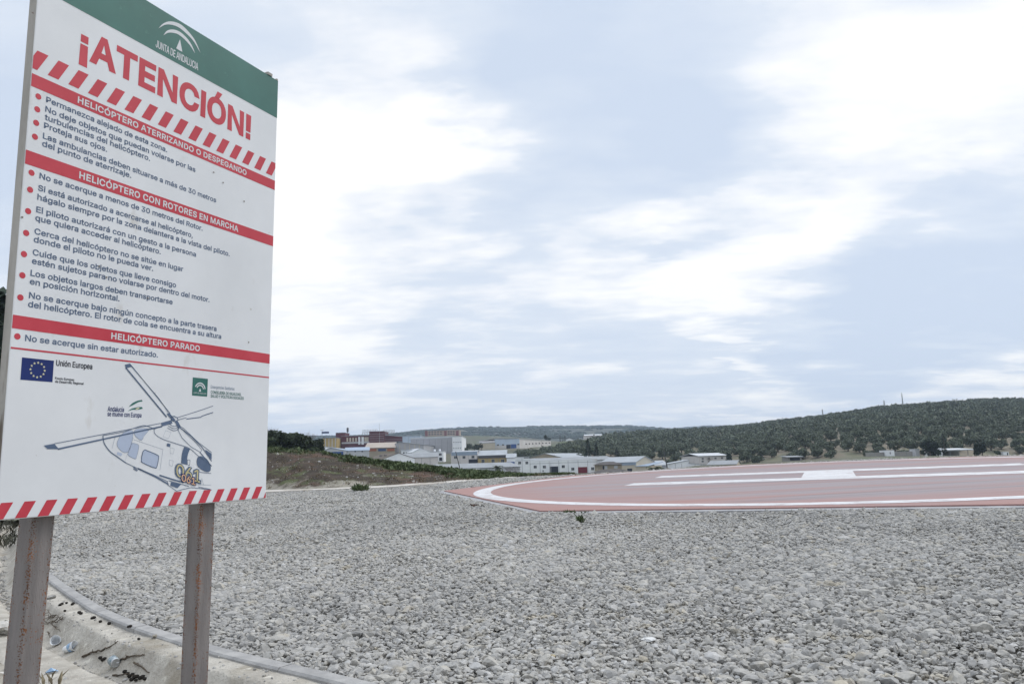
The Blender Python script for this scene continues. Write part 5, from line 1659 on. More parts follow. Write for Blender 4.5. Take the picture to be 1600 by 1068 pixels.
    '¡': (197, (62,0,66,345,130,345,134,0), (66,400,66,509,130,509,130,400)),
    'Í': (185, (60,0,60,509,125,509,125,0), (78,552,112,628,178,628,128,552)),
    'Ó': (534, (267,-7,205,1,150,25,105,63,70,115,48,179,40,254,48,329,70,393,105,445,150,484,205,508,267,516,329,508,384,484,429,445,464,393,486,329,493,254,486,179,464,115,429,63,384,25,329,1), (267,53,310,59,349,76,383,105,408,144,425,194,430,254,425,314,408,365,383,404,349,433,310,450,267,456,223,450,184,433,151,404,125,364,109,314,103,254,109,194,125,144,151,105,184,76,223,59), (240,558,288,659,356,659,290,558)),
    'á': (390, (160,-9,94,5,68,22,48,45,35,73,30,108,43,161,78,193,125,211,234,227,265,235,276,257,267,297,240,322,196,331,149,322,118,301,100,274,41,291,57,322,79,346,133,375,194,384,239,379,286,360,322,320,333,290,337,251,337,0,277,0,277,52,272,52,252,25,215,1), (170,45,228,59,263,93,276,138,276,190,259,182,134,159,103,139,92,105,102,72,130,52), (162,429,210,529,278,529,212,429)),
    'é': (404, (212,-8,161,-2,117,16,82,46,56,85,40,132,34,187,39,242,55,290,81,329,115,359,157,378,205,384,266,374,319,341,357,282,371,220,371,172,97,172,101,139,110,106,128,80,151,61,179,50,212,46,254,53,285,73,303,98,365,86,335,39,283,4), (100,224,308,224,298,269,283,294,263,314,237,326,205,330,173,326,146,313,112,274), (177,429,225,529,293,529,227,429)),
    'í': (167, (53,0,53,379,114,379,114,0), (57,429,104,529,173,529,107,429)),
    'ó': (416, (207,-8,159,-2,117,16,82,46,56,85,40,133,34,187,40,243,56,291,82,330,117,360,159,378,207,384,256,378,299,360,333,330,359,291,376,243,381,187,376,133,359,85,333,46,299,16,256,-2), (207,46,242,51,270,66,292,89,307,117,319,187,307,258,292,287,270,310,242,325,207,330,173,325,145,310,124,287,108,258,96,187,108,117,124,89,145,66,173,51), (181,429,228,529,297,529,231,429)),
    'ú': (410, (182,-5,146,-1,115,11,89,31,69,59,57,95,53,139,53,379,114,379,114,144,119,105,137,75,164,56,200,50,249,62,283,97,296,153,296,379,357,379,357,0,298,0,298,92,307,92,286,47,257,17,222,0), (178,429,226,529,294,529,228,429)),
}
SPACE, CAP = 188, 509
from mathutils.geometry import tessellate_polygon


def grow(P, w):
    """contour moved outward by w (outer contours run clockwise, holes the other way)"""
    a = np.roll(P, 1, 0); c = np.roll(P, -1, 0)
    d1 = P - a; d2 = c - P
    d1 = d1 / (np.linalg.norm(d1, axis=1)[:, None] + 1e-12); d2 = d2 / (np.linalg.norm(d2, axis=1)[:, None] + 1e-12)
    n1 = np.stack([-d1[:, 1], d1[:, 0]], 1); n2 = np.stack([-d2[:, 1], d2[:, 0]], 1)
    m = n1 + n2; ln = np.linalg.norm(m, axis=1)[:, None] + 1e-9; m = m / ln
    k = np.minimum(1.0 / np.maximum((m * n1).sum(1), .35), 1.6)[:, None]
    return P + m * k * w


def area(P):
    return .5 * np.sum(P[:, 0] * np.roll(P[:, 1], -1) - np.roll(P[:, 0], -1) * P[:, 1])


def write(art, text, a, b, cap, weight=.036, spacing=1.0):
    """text fitted between board points a and b on the baseline; cap height in metres; weight = part of the cap height added to each side of a stroke"""
    w = weight * cap
    x = 0.0; items = []
    for ch in text:
        if ch == ' ': x += SPACE * spacing; continue
        g = FONT[ch]
        for c in g[1:]:
            P = np.array(c, float).reshape(-1, 2); P[:, 0] += x
            items.append((ch, P, x))
        x += g[0] * spacing
    x0 = min(P[:, 0].min() for _, P, _q in items); x1 = max(P[:, 0].max() for _, P, _q in items)
    sx = (b[0] - a[0] - 2 * w) / (x1 - x0); sz = (cap - 2 * w) / CAP
    groups = {}
    for ch, P, q in items:
        Q = np.stack([(P[:, 0] - x0) * sx, P[:, 1] * sz], 1)
        groups.setdefault(q, []).append(Q)
    for q, cs in groups.items():
        big = max(cs, key=lambda c: abs(area(c))); sg = np.sign(area(big))
        outer = [c for c in cs if np.sign(area(c)) == sg]; holes = [c for c in cs if np.sign(area(c)) != sg]
        for o in outer:
            hs_ = [h for h in holes if inside(h[:1, 0], h[:1, 1], [tuple(p) for p in o])[0]]
            loops = [grow(c, w if sg < 0 else -w) for c in [o] + hs_]
            tri = tessellate_polygon([[Vector((p[0], p[1], 0)) for p in c] for c in loops])
            V = np.concatenate(loops)
            t = (V[:, 0] + w) / (b[0] - a[0])
            F = []
            for f in tri:
                A_ = V[list(f)]; F.append(tuple(f) if area(A_) > 0 else tuple(f)[::-1])
            art.m.add([L_((a[0] + w + p[0], a[1] + (b[1] - a[1]) * u + w + p[1]), art.k) for p, u in zip(V, t)], F)


S_white = material('board_white', (.63, .645, .665), (.70, .715, .735), 2.2, rough=.55, detail=7, spec=.35,
                   extra=chain(spots((.50, .48, .45), 7.0, .64, .80, 6, (1, 1, .5)), spots((.34, .31, .27), 26, .74, .80, 3)))
S_edge = material('board_edge', (.30, .285, .26), (.43, .41, .38), 6, rough=.9, bump=.4, bscale=60, stretch=(1, 1, .2), extra=spots((.14, .12, .10), 14, .60, .70))
S_red = material('print_red', (.46, .035, .055), (.52, .052, .075), 5, rough=.55, spec=.35, extra=spots((.56, .16, .17), 40, .66, .80))
S_green = material('print_green', (.020, .112, .094), (.028, .138, .116), 4, rough=.5, spec=.4, extra=spots((.06, .19, .16), 30, .66, .80))
S_ink = material('print_blue_grey', (.085, .125, .20), (.11, .15, .23), 9, rough=.6)
S_navy = material('print_navy', (.010, .022, .115), (.014, .03, .15), 9, rough=.55)
S_black = material('print_black', (.02, .022, .035), rough=.6)
S_light = material('print_white', (.62, .64, .66), rough=.55)
S_star = material('print_pale_gold', (.60, .58, .40), rough=.6)
S_pane = material('print_pale_blue', (.40, .46, .58), rough=.55)
S_gold = material('print_gold', (.50, .44, .24), rough=.6)
S_peach = material('print_peach', (.60, .38, .24), rough=.6)
S_thin = material('print_grey_line', (.26, .31, .38), rough=.6)

# panel body, 3 cm thick, and its bare edge
pb = MB().box((-SG_OFF[0], -SG_OFF[1], -SG_OFF[2]), (SG_W - SG_OFF[0], SG_T - SG_OFF[1], SG_H - SG_OFF[2]))
panel = pb.build('panel', S_white, sign)
panel.data.materials.append(S_edge)
for p in panel.data.polygons:
    if abs(p.normal.y) < .5 or p.normal.y > .5: p.material_index = 1
bv = panel.modifiers.new('bevel', 'BEVEL'); bv.width = .004; bv.segments = 2

W_ = SG_W
gz = sum(Z1(x, y)[1] for x, y in ((340, 0), (1542, 658), (900, 306))) / 3
gb = Art(1); gb.poly([(0.002, gz), (W_ - .002, gz), (W_ - .002, SG_H - .001), (0.002, SG_H - .001)])
header = gb.build('header_band', S_green, panel)


def arc_shape(art, Z, outer, inner):
    art.poly([Z(*p) for p in outer] + [Z(*p) for p in inner[::-1]])


def smooth(pts, n=6): return [tuple(p) for p in catmull(pts, n)]


em = Art(2)
em.poly([Z8(*p) for p in smooth([(103, 146), (150, 100), (215, 82), (300, 105), (370, 165), (440, 255), (492, 375)])] +
        [Z8(*p) for p in smooth([(492, 375), (425, 262), (345, 180), (280, 132), (215, 112), (160, 115), (103, 146)])][1:-1])
em.poly([Z8(*p) for p in smooth([(148, 212), (180, 170), (232, 157), (295, 175), (360, 230), (410, 300), (443, 380)])] +
        [Z8(*p) for p in smooth([(443, 380), (395, 305), (335, 240), (280, 200), (225, 186), (185, 190), (148, 212)])][1:-1])
em.poly([Z8(302, 248), Z8(267, 331), Z8(295, 350), Z8(324, 364)])
em.build('emblem', S_light, panel)


def line_at(art, Za, a, Zb, b, text, cap, weight=.036, spacing=1.0, level=True):
    p, q = Za(*a), Zb(*b)
    if level:
        m = (p[1] + q[1]) / 2; p, q = (p[0], m), (q[0], m)
    write(art, text, p, q, cap, weight, spacing)


ht_ = Art(2)
line_at(ht_, Z8, (76, 322), Z8, (470, 532), 'JUNTA DE ANDALUCIA', .032, .016, .95)
ht_.build('header_lettering', S_light, panel)

# big red title
ti = Art(1)
tcap = Z1(752, 315)[1] - Z1(750, 475)[1]
tb = (Z1(500, 352)[1] + Z1(862, 522)[1] + Z1(1255, 705)[1] + Z1(1388, 772)[1]) / 4
xl, xr = Z1(440, 360)[0], Z1(1392, 700)[0]
tcap, tb = .119, 1.631
write(ti, 'ATENCIÓN', (.208, tb), (.972, tb), tcap, .058, 1.03)
write(ti, '!', (.985, tb), (1.0165, tb), tcap, .02)
write(ti, '¡', (.166, tb - .030), (.199, tb - .030), tcap, .02)
ti.build('title_lettering', S_red, panel)

# hazard stripes, top and bottom
hs = Art(1)
tops = [Z1(x, y) for x, y in ((205, 275), (325, 335), (437, 388), (548, 438), (645, 487), (742, 533), (837, 580), (922, 620), (1003, 658), (1083, 697), (1160, 733), (1232, 768), (1305, 803), (1375, 838), (1440, 865), (1508, 897))]
bots = [Z1(x, y) for x, y in ((165, 375), (265, 415), (382, 470), (490, 517))]
zt = np.mean([p[1] for p in tops]); zb_ = np.mean([p[1] for p in bots])
u0, u1 = tops[1][0], tops[-1][0]; per = (u1 - u0) / 14
slant = np.mean([tops[i][0] - bots[i][0] for i in (1, 2, 3)]); wd = Z1(493, 408)[0] - Z1(437, 388)[0]


def stripe_row(art, x_first, n, z1, z0, per, wd, slant):
    for i in range(n):
        x = x_first + per * i
        P = [(x, z1), (x + wd, z1), (x + wd - slant, z0), (x - slant, z0)]
        if x + wd - slant < .004 or x - slant > W_ - .004: continue
        Q = []
        for (a, b) in zip(P, P[1:] + P[:1]):       # clip at the board's two edges
            Q.append(a)
        Q = clip_x(Q, .003, True); Q = clip_x(Q, W_ - .003, False)
        if len(Q) > 2: art.poly(Q)


def clip_x(P, x, left):
    out = []
    for a, b in zip(P, P[1:] + P[:1]):
        ia = a[0] >= x if left else a[0] <= x; ib = b[0] >= x if left else b[0] <= x
        if ia: out.append(a)
        if ia != ib:
            t = (x - a[0]) / (b[0] - a[0]); out.append((x, a[1] + (b[1] - a[1]) * t))
    return out


stripe_row(hs, u0 - per, 17, zt, zb_, per, wd, slant)
hs.build('hazard_stripes', S_red, panel)
hb = Art(1)
T2 = [Z3(x, y) for x, y in ((137, 855), (262, 847), (372, 841), (487, 835), (587, 830), (682, 825), (785, 820), (872, 816), (960, 812), (1045, 808), (1125, 806), (1202, 802), (1277, 798), (1350, 795), (1423, 791))]
zt2 = np.mean([p[1] for p in T2]); per2 = (T2[-1][0] - T2[0][0]) / 14
sl2 = np.mean([T2[0][0] - Z3(78, 965)[0], T2[1][0] - Z3(212, 953)[0]]); w2 = Z3(200, 852)[0] - Z3(137, 855)[0]
stripe_row(hb, T2[0][0] - 2 * per2, 18, zt2, .003, per2, w2, sl2)
hb.build('hazard_stripes', S_red, panel)

# three red heading bands
bands = ((Z1, (160, 400), (150, 472), Z1, (1525, 1003), (1523, 1052)), (Z1, (130, 825), (125, 900), Z2, (1510, 350), (1508, 408)), (Z2, (65, 778), (58, 850), Z2, (1487, 1010), (1486, 1065)))
for (za, a, b, zc, c, d) in bands:
    z1 = (za(*a)[1] + zc(*c)[1]) / 2; z0 = (za(*b)[1] + zc(*d)[1]) / 2
    Art(1).poly([(.003, z0), (W_ - .003, z0), (W_ - .003, z1), (.003, z1)]).build('heading_band', S_red, panel)
HEADS = ((Z1, (430, 570), Z1, (1368, 975), 'HELICÓPTERO ATERRIZANDO O DESPEGANDO'), (Z1, (438, 992), Z2, (1322, 332), 'HELICÓPTERO CON ROTORES EN MARCHA'), (Z2, (616, 922), Z2, (1108, 998), 'HELICÓPTERO PARADO'))
for (za, a, b, zc, c, d), (ha_, hx0, hb_, hx1, words) in zip(bands, HEADS):
    z1 = (za(*a)[1] + zc(*c)[1]) / 2; z0 = (za(*b)[1] + zc(*d)[1]) / 2
    q = Art(2); zz = z0 + .24 * (z1 - z0)
    write(q, words, (ha_(*hx0)[0], zz), (hb_(*hx1)[0], zz), .54 * (z1 - z0), .042, 1.06)
    q.build('heading_lettering', S_light, panel)
ru = Art(1)
za_, zb2 = Z3(47, 0)[1], Z3(1482, 182)[1]
zr = (Z2(47, 958)[1] + Z3(1482, 182)[1]) / 2
ru.poly([(.004, zr - .003), (W_ - .004, zr - .003), (W_ - .004, zr + .003), (.004, zr + .003)]).build('rule_line', S_red, panel)

# the instructions
tx_ = Art(1)
LC = Z1(262, 538)[1] - Z1(256, 569)[1]
for (za, a, zb3, b, s) in (
        (Z1, (255, 570), Z1, (928, 845), 'Permanezca alejado de esta zona.'),
        (Z1, (250, 622), Z1, (1085, 955), 'No deje objetos que puedan volarse por las'),
        (Z1, (247, 668), Z1, (833, 893), 'turbulencias del helicóptero.'),
        (Z1, (243, 712), Z1, (594, 845), 'Proteja sus ojos.'),
        (Z1, (237, 770), Z2, (1200, 165), 'Las ambulancias deben situarse a más de 30 metros'),
        (Z1, (233, 812), Z1, (728, 990), 'del punto de aterrizaje.'),
        (Z2, (218, 32), Z2, (1125, 322), 'No se acerque a menos de 30 metros del Rotor.'),
        (Z2, (210, 100), Z2, (1070, 360), 'Si está autorizado a acercarse al helicóptero,'),
        (Z2, (206, 148), Z2, (1275, 465), 'hágalo siempre por la zona delantera a la vista del piloto.'),
        (Z2, (200, 217), Z2, (1088, 468), 'El piloto autorizará con un gesto a la persona'),
        (Z2, (195, 262), Z2, (892, 455), 'que quiera acceder al helicóptero.'),
        (Z2, (190, 338), Z2, (1017, 550), 'Cerca del helicóptero no se sitúe en lugar'),
        (Z2, (186, 382), Z2, (850, 548), 'donde el piloto no le pueda ver.'),
        (Z2, (180, 453), Z2, (977, 640), 'Cuide que los objetos que lleve consigo'),
        (Z2, (176, 500), Z2, (1163, 722), 'estén sujetos para no volarse por dentro del motor.'),
        (Z2, (168, 570), Z2, (958, 733), 'Los objetos largos deben transportarse'),
        (Z2, (164, 615), Z2, (663, 717), 'en posición horizontal.'),
        (Z2, (160, 690), Z2, (1202, 883), 'No se acerque bajo ningún concepto a la parte trasera'),
        (Z2, (155, 738), Z2, (1228, 927), 'del helicóptero. El rotor de cola se encuentra a su altura'),
        (Z2, (138, 930), Z2, (876, 1028), 'No se acerque sin estar autorizado.')):
    if s[0].isupper() and tx_.m.v: tx_.build('instruction_lettering', S_ink, panel); tx_ = Art(1)
    line_at(tx_, za, a, zb3, b, s, LC * .98, .036)
tx_.build('instruction_lettering', S_ink, panel)
for (z, x, y) in ((Z1, 213, 537), (Z1, 207, 608), (Z1, 201, 683), (Z1, 194, 760), (Z1, 175, 960), (Z2, 167, 94), (Z2, 156, 213), (Z2, 145, 334), (Z2, 133, 451), (Z2, 124, 569), (Z2, 113, 692), (Z2, 96, 908)):
    Art(1).disc(z(x, y), .0105).build('bullet_mark', S_red, panel)

# small scuffs on the print and the clip at the top right corner
for k, (z, x, y) in enumerate(((Z1, 1186, 957), (Z1, 1238, 1014), (Z2, 820, 695), (Z2, 550, 518), (Z2, 590, 580), (Z2, 1380, 940), (Z2, 1355, 158), (Z1, 180, 72), (Z2, 122, 246))):
    x_, z_ = z(x, y); r_ = .0045
    Art(3).poly([(x_ - r_, z_ - r_ * .4), (x_ + r_ * .3, z_ - r_), (x_ + r_, z_ + r_ * .2), (x_ + r_ * .2, z_ + r_ * .7), (x_ - r_ * .5, z_ + r_ * .5)]).build('scuff', material('scuff', (.20, .18, .16)) if k == 0 else bpy.data.materials['scuff'], panel)
MB().box((SG_W - .075 - SG_OFF[0], -.004 - SG_OFF[1], SG_H + .001 - SG_OFF[2]), (SG_W - .045 - SG_OFF[0], .02 - SG_OFF[1], SG_H + .014 - SG_OFF[2])).box((SG_W - .012 - SG_OFF[0], .0 - SG_OFF[1], SG_H + .001 - SG_OFF[2]), (SG_W - .002 - SG_OFF[0], .02 - SG_OFF[1], SG_H + .008 - SG_OFF[2])).build('clip', S_edge, panel)
# lower field: flag, small print, emblem square
fl = Art(1)
c = [Z3(120, 63), Z3(298, 83), Z3(292, 203), Z3(115, 187)]
fx0, fx1 = (c[0][0] + c[3][0]) / 2, (c[1][0] + c[2][0]) / 2; fz1, fz0 = (c[0][1] + c[1][1]) / 2, (c[2][1] + c[3][1]) / 2
fl.poly([(fx0, fz0), (fx1, fz0), (fx1, fz1), (fx0, fz1)]).build('flag', S_navy, panel)
st_ = Art(2)
cx, cz = (fx0 + fx1) / 2, (fz0 + fz1) / 2
for i in range(12):
    a = rad(30 * i); sx, sz = cx + math.cos(a) * (fz1 - fz0) * .33, cz + math.sin(a) * (fz1 - fz0) * .33
    st_.poly([(sx + math.sin(rad(36 * k)) * (.0048 if k % 2 == 0 else .002), sz + math.cos(rad(36 * k)) * (.0048 if k % 2 == 0 else .002)) for k in range(10)])
st_.build('flag_stars', S_star, panel)
bl_ = Art(1)
line_at(bl_, Z3, (310, 112), Z3, (512, 130), 'Unión Europea', .0205, .03)
line_at(bl_, Z3, (305, 188), Z3, (412, 194), 'Fondo Europeo', .0085, .03)
line_at(bl_, Z3, (305, 205), Z3, (463, 216), 'de Desarrollo Regional', .0085, .03)
bl_.build('union_lettering', S_black, panel)
al = Art(1)
line_at(al, Z3, (597, 364), Z3, (688, 367), 'Andalucía', .0185, .02)
line_at(al, Z3, (596, 391), Z3, (785, 397), 'se mueve con Europa', .0175, .02)
al.build('slogan_lettering', S_navy, panel)
sw = Art(1)
sw.poly([Z3(*p) for p in smooth([(714, 340), (735, 318), (765, 304), (788, 300)])] + [Z3(*p) for p in smooth([(791, 308), (768, 313), (740, 328), (714, 340)])][:-1])
sw.poly([Z3(*p) for p in smooth([(709, 364), (730, 349), (760, 341), (788, 339)])] + [Z3(*p) for p in smooth([(793, 348), (768, 354), (735, 355), (709, 364)])][:-1])
sw.build('slogan_mark', S_green, panel)
Art(2).poly([Z3(750, 349), Z3(768, 342), Z3(776, 347), Z3(758, 354)]).build('slogan_accent', S_star, panel)
gs = Art(1)
c = [Z3(1070, 175), Z3(1155, 183), Z3(1150, 282), Z3(1067, 275)]
qx0, qx1 = (c[0][0] + c[3][0]) / 2, (c[1][0] + c[2][0]) / 2; qz1, qz0 = (c[0][1] + c[1][1]) / 2, (c[2][1] + c[3][1]) / 2
gs.poly([(qx0, qz0), (qx1, qz0), (qx1, qz1), (qx0, qz1)]).build('emblem_square', S_green, panel)
se = Art(2)
for r0, r1 in ((.0285, .024), (.0195, .0155)):
    cc = ((qx0 + qx1) / 2, qz1 - .047)
    A_ = np.linspace(rad(158), rad(8), 14)
    se.poly([(cc[0] + math.cos(a) * r0, cc[1] + math.sin(a) * r0) for a in A_] + [(cc[0] + math.cos(a) * r1, cc[1] + math.sin(a) * r1 - .0006) for a in A_[::-1]])
mx_ = (qx0 + qx1) / 2
se.poly([(mx_ - .006, qz0 + .0185), (mx_ + .006, qz0 + .0185), (mx_, qz0 + .032)])
write(se, 'JUNTA DE ANDALUCIA', (qx0 + .006, qz0 + .0085), (qx1 - .006, qz0 + .0085), .0062, .004)
se.build('emblem', S_light, panel)
e1 = Art(1)
line_at(e1, Z3, (1170, 236), Z3, (1302, 247), 'Emergencias Sanitarias', .0135, .012)
e1.build('service_lettering', S_thin, panel)
e2 = Art(1)
line_at(e2, Z3, (1170, 266), Z3, (1340, 277), 'CONSEJERÍA DE IGUALDAD,', .0125, .022)
line_at(e2, Z3, (1170, 285), Z3, (1353, 300), 'SALUD Y POLÍTICAS SOCIALES', .0125, .022)
e2.build('council_lettering', S_green, panel)

# line drawing of the helicopter
hd, hp, hk_ = Art(2), Art(1), Art(1)
ZL = lambda pts: [Z3(*p) for p in pts]
t1, t2, t3 = .0022, .0034, .0055
# rotor blades: left, top, right-rear, right-front
hd.line(ZL([(300, 543), (890, 430)]), t1); hd.line(ZL([(320, 573), (900, 447)]), t3); hd.poly(ZL([(243, 553), (300, 543), (327, 573), (262, 572)]))
hd.line(ZL([(728, 108), (945, 375)]), t1); hd.line(ZL([(697, 120), (925, 395)]), t3); hd.poly(ZL([(692, 105), (722, 98), (735, 115), (700, 124)]))
hd.line(ZL([(728, 112), (880, 290), (912, 335), (935, 372)]), t1)
hd.line(ZL([(985, 398), (1100, 362), (1183, 333)]), t1); hd.line(ZL([(985, 412), (1035, 398)]), t1); hd.line(ZL([(1035, 406), (1115, 396), (1120, 390), (1183, 369)]), t2)
hd.line(ZL([(990, 440), (1022, 460), (1095, 530), (1175, 592)]), t1); hd.line(ZL([(985, 460), (1010, 510), (1060, 560), (1112, 590), (1122, 578), (1090, 540), (1018, 470)]), t1)
hd.line(ZL([(1000, 455), (1060, 500), (1120, 560), (1175, 640)]), t2); hd.poly(ZL([(1138, 575), (1175, 598), (1175, 632), (1150, 605)]))
hd.line(ZL([(1110, 590), (1175, 668)]), t2)
# hub
hd.poly(ZL([(892, 428), (950, 412), (958, 430), (900, 447)])); hd.poly(ZL([(925, 378), (940, 372), (975, 412), (960, 420)])); hd.poly(ZL([(970, 420), (985, 415), (1005, 450), (990, 462)]))
hd.line(ZL([(950, 395), (965, 390), (985, 400), (988, 412), (970, 420), (950, 412)]), t2, True)
for k in range(3): hd.line(ZL(smooth([(938 - 4 * k, 432 + 12 * k), (965, 447 + 12 * k), (990 + 2 * k, 438 + 12 * k)], 4)), t1)
# fuselage outline
hd.line(ZL(smooth([(855, 460), (800, 442), (740, 458), (680, 478), (571, 497)], 5)), t1)
hd.line(ZL(smooth([(571, 497), (578, 540), (610, 585), (650, 615), (700, 650)], 6)), t2)
hd.line(ZL([(700, 650), (755, 676), (850, 715), (930, 752)]), t1); hd.line(ZL([(765, 680), (860, 725), (935, 768)]), t3)
hd.line(ZL([(740, 672), (762, 690), (760, 694), (740, 682)]), t2)
hd.line(ZL(smooth([(855, 462), (862, 490), (905, 518), (985, 545), (1050, 568), (1100, 610), (1175, 668)], 5)), t1)
hd.line(ZL([(855, 462), (900, 445)]), t1)
hd.line(ZL([(930, 752), (930, 770), (980, 806), (1020, 795), (1060, 786), (1165, 797)]), t1); hd.poly(ZL([(950, 755), (1005, 768), (985, 790), (945, 775)]))
hd.line(ZL([(935, 748), (1010, 768), (1050, 780)]), t1); hd.line(ZL([(885, 718), (960, 742), (1020, 758)]), t3)
hd.line(ZL([(1100, 782), (1165, 795), (1175, 800)]), t1)
# intake, stripe, tail port
hd.poly(ZL([(928, 540), (947, 545), (943, 562), (925, 556)]))
hd.poly(ZL(smooth([(1022, 560), (1010, 600), (1006, 652)], 4)) + ZL(smooth([(1040, 660), (1040, 615), (1055, 572)], 4)))
hd.line(ZL([(1042, 632), (1055, 634), (1053, 662), (1040, 660)]), t1, True)
hd.poly(ZL(smooth([(1092, 640), (1098, 618), (1118, 612), (1150, 630), (1168, 665), (1168, 692), (1150, 700), (1120, 688), (1096, 665), (1092, 640)], 4))[:-1])
hd.line(ZL([(1080, 690), (1120, 702), (1172, 708)]), t1)
# doors and panel lines
for pts in ([(920, 470), (905, 505), (935, 515), (950, 480)], [(945, 565), (968, 570), (962, 600), (945, 595)], [(940, 632), (962, 638), (957, 668), (940, 662)]): hk_.line(ZL(pts), .0011, True)
hk_.line(ZL([(742, 520), (905, 575)]), .0011); hk_.line(ZL([(905, 575), (888, 690)]), .0011); hk_.line(ZL([(640, 500), (622, 570)]), .0011); hk_.line(ZL([(1120, 735), (1130, 770)]), .0014); hk_.line(ZL([(1060, 770), (1172, 772)]), .0014)
for k in range(12):
    a = np.array((740, 510)); b = np.array((693, 640)); p = a + (b - a) * k / 12; q = a + (b - a) * (k + .5) / 12
    hk_.line(ZL([p, q]), .0014)
# windows
wn1 = smooth([(690, 480), (735, 470), (735, 520), (718, 580), (690, 592), (660, 570), (650, 540), (668, 500), (690, 480)], 4)[:-1]
wn2 = smooth([(742, 478), (760, 462), (826, 462), (800, 500), (785, 524), (755, 505), (742, 478)], 4)[:-1]
wn3 = smooth([(740, 540), (765, 547), (770, 565), (758, 615), (750, 627), (715, 610), (712, 595), (730, 545), (740, 540)], 4)[:-1]
wn4 = smooth([(805, 577), (872, 605), (880, 620), (872, 665), (860, 677), (795, 650), (785, 635), (793, 588), (805, 577)], 4)[:-1]
for w_ in (wn1, wn2, wn3, wn4): hp.poly(ZL(w_))
hp.poly(ZL([(652, 588), (680, 598), (672, 613), (648, 603)]))
hk_.line(ZL(wn1), .0014, True); hk_.line(ZL(wn2), .0014, True); hk_.line(ZL(wn3), .0018, True); hd.line(ZL(wn4), .0028, True)
hd.build('helicopter_drawing', S_ink, panel); hp.build('helicopter_windows', S_pane, panel); hk_.build('helicopter_panel_lines', S_thin, panel)


def figure_number(layer, a, b, cap, mat, name, weight):
    q = Art(layer); p0, p1 = Z3(*a), Z3(*b)
    write(q, '061', p0, p1, cap, weight, .9); q.build(name, mat, panel)


ncap = Z3(1010, 655)[1] - Z3(1015, 735)[1]
figure_number(3, (968, 727), (1116, 768), ncap, S_ink, 'number_shadow', .10)
figure_number(4, (976, 722), (1110, 760), ncap * .84, S_gold, 'number_marking', .004)
figure_number(5, (1000, 752), (1086, 778), ncap * .60, S_navy, 'number_shadow', .12)
figure_number(6, (1004, 750), (1082, 774), ncap * .50, S_peach, 'number_marking', .03)


# rusty square posts ---------------------------------------------------------
def rust_material():
    m = material('rusty_post', (.165, .152, .148), (.235, .215, .207), 3.0, rough=.65, detail=6, stretch=(6, 6, 1), bump=.25, bscale=40)
    n, l = m.node_tree.nodes, m.node_tree.links
    b = n['Principled BSDF']; src = b.inputs['Base Color'].links[0].from_socket
    tc = n.new('ShaderNodeTexCoord')
    a = n.new('ShaderNodeAttribute'); a.attribute_name = 'edge'
    t1_ = N(n, 'ShaderNodeTexNoise', i_Scale=170.0, i_Detail=2.0); l.new(tc.outputs['Object'], t1_.inputs['Vector'])
    t2_ = N(n, 'ShaderNodeTexNoise', i_Scale=9.0, i_Detail=5.0); l.new(tc.outputs['Object'], t2_.inputs['Vector'])
    ad = N(n, 'ShaderNodeMath', operation='MULTIPLY_ADD'); l.new(a.outputs['Fac'], ad.inputs[0]); ad.inputs[1].default_value = .23; l.new(t1_.outputs[0], ad.inputs[2])
    ad2 = N(n, 'ShaderNodeMath', operation='MULTIPLY_ADD'); l.new(t2_.outputs[0], ad2.inputs[0]); ad2.inputs[1].default_value = .34; l.new(ad.outputs[0], ad2.inputs[2])
    mr = n.new('ShaderNodeMapRange'); l.new(ad2.outputs[0], mr.inputs[0]); mr.inputs[1].default_value = .84; mr.inputs[2].default_value = .91
    mx = N(n, 'ShaderNodeMix', data_type='RGBA'); l.new(mr.outputs[0], mx.inputs[0]); l.new(src, mx.inputs[6])
    rp = n.new('ShaderNodeValToRGB'); rp.color_ramp.elements[0].color = (.045, .022, .013, 1); rp.color_ramp.elements[1].color = (.24, .095, .04, 1)
    rp.color_ramp.elements[0].position = .35; rp.color_ramp.elements[1].position = .65
    l.new(t2_.outputs[0], rp.inputs[0]); l.new(rp.outputs[0], mx.inputs[7]); l.new(mx.outputs[2], b.inputs['Base Color'])
    return m


M_rust = rust_material()


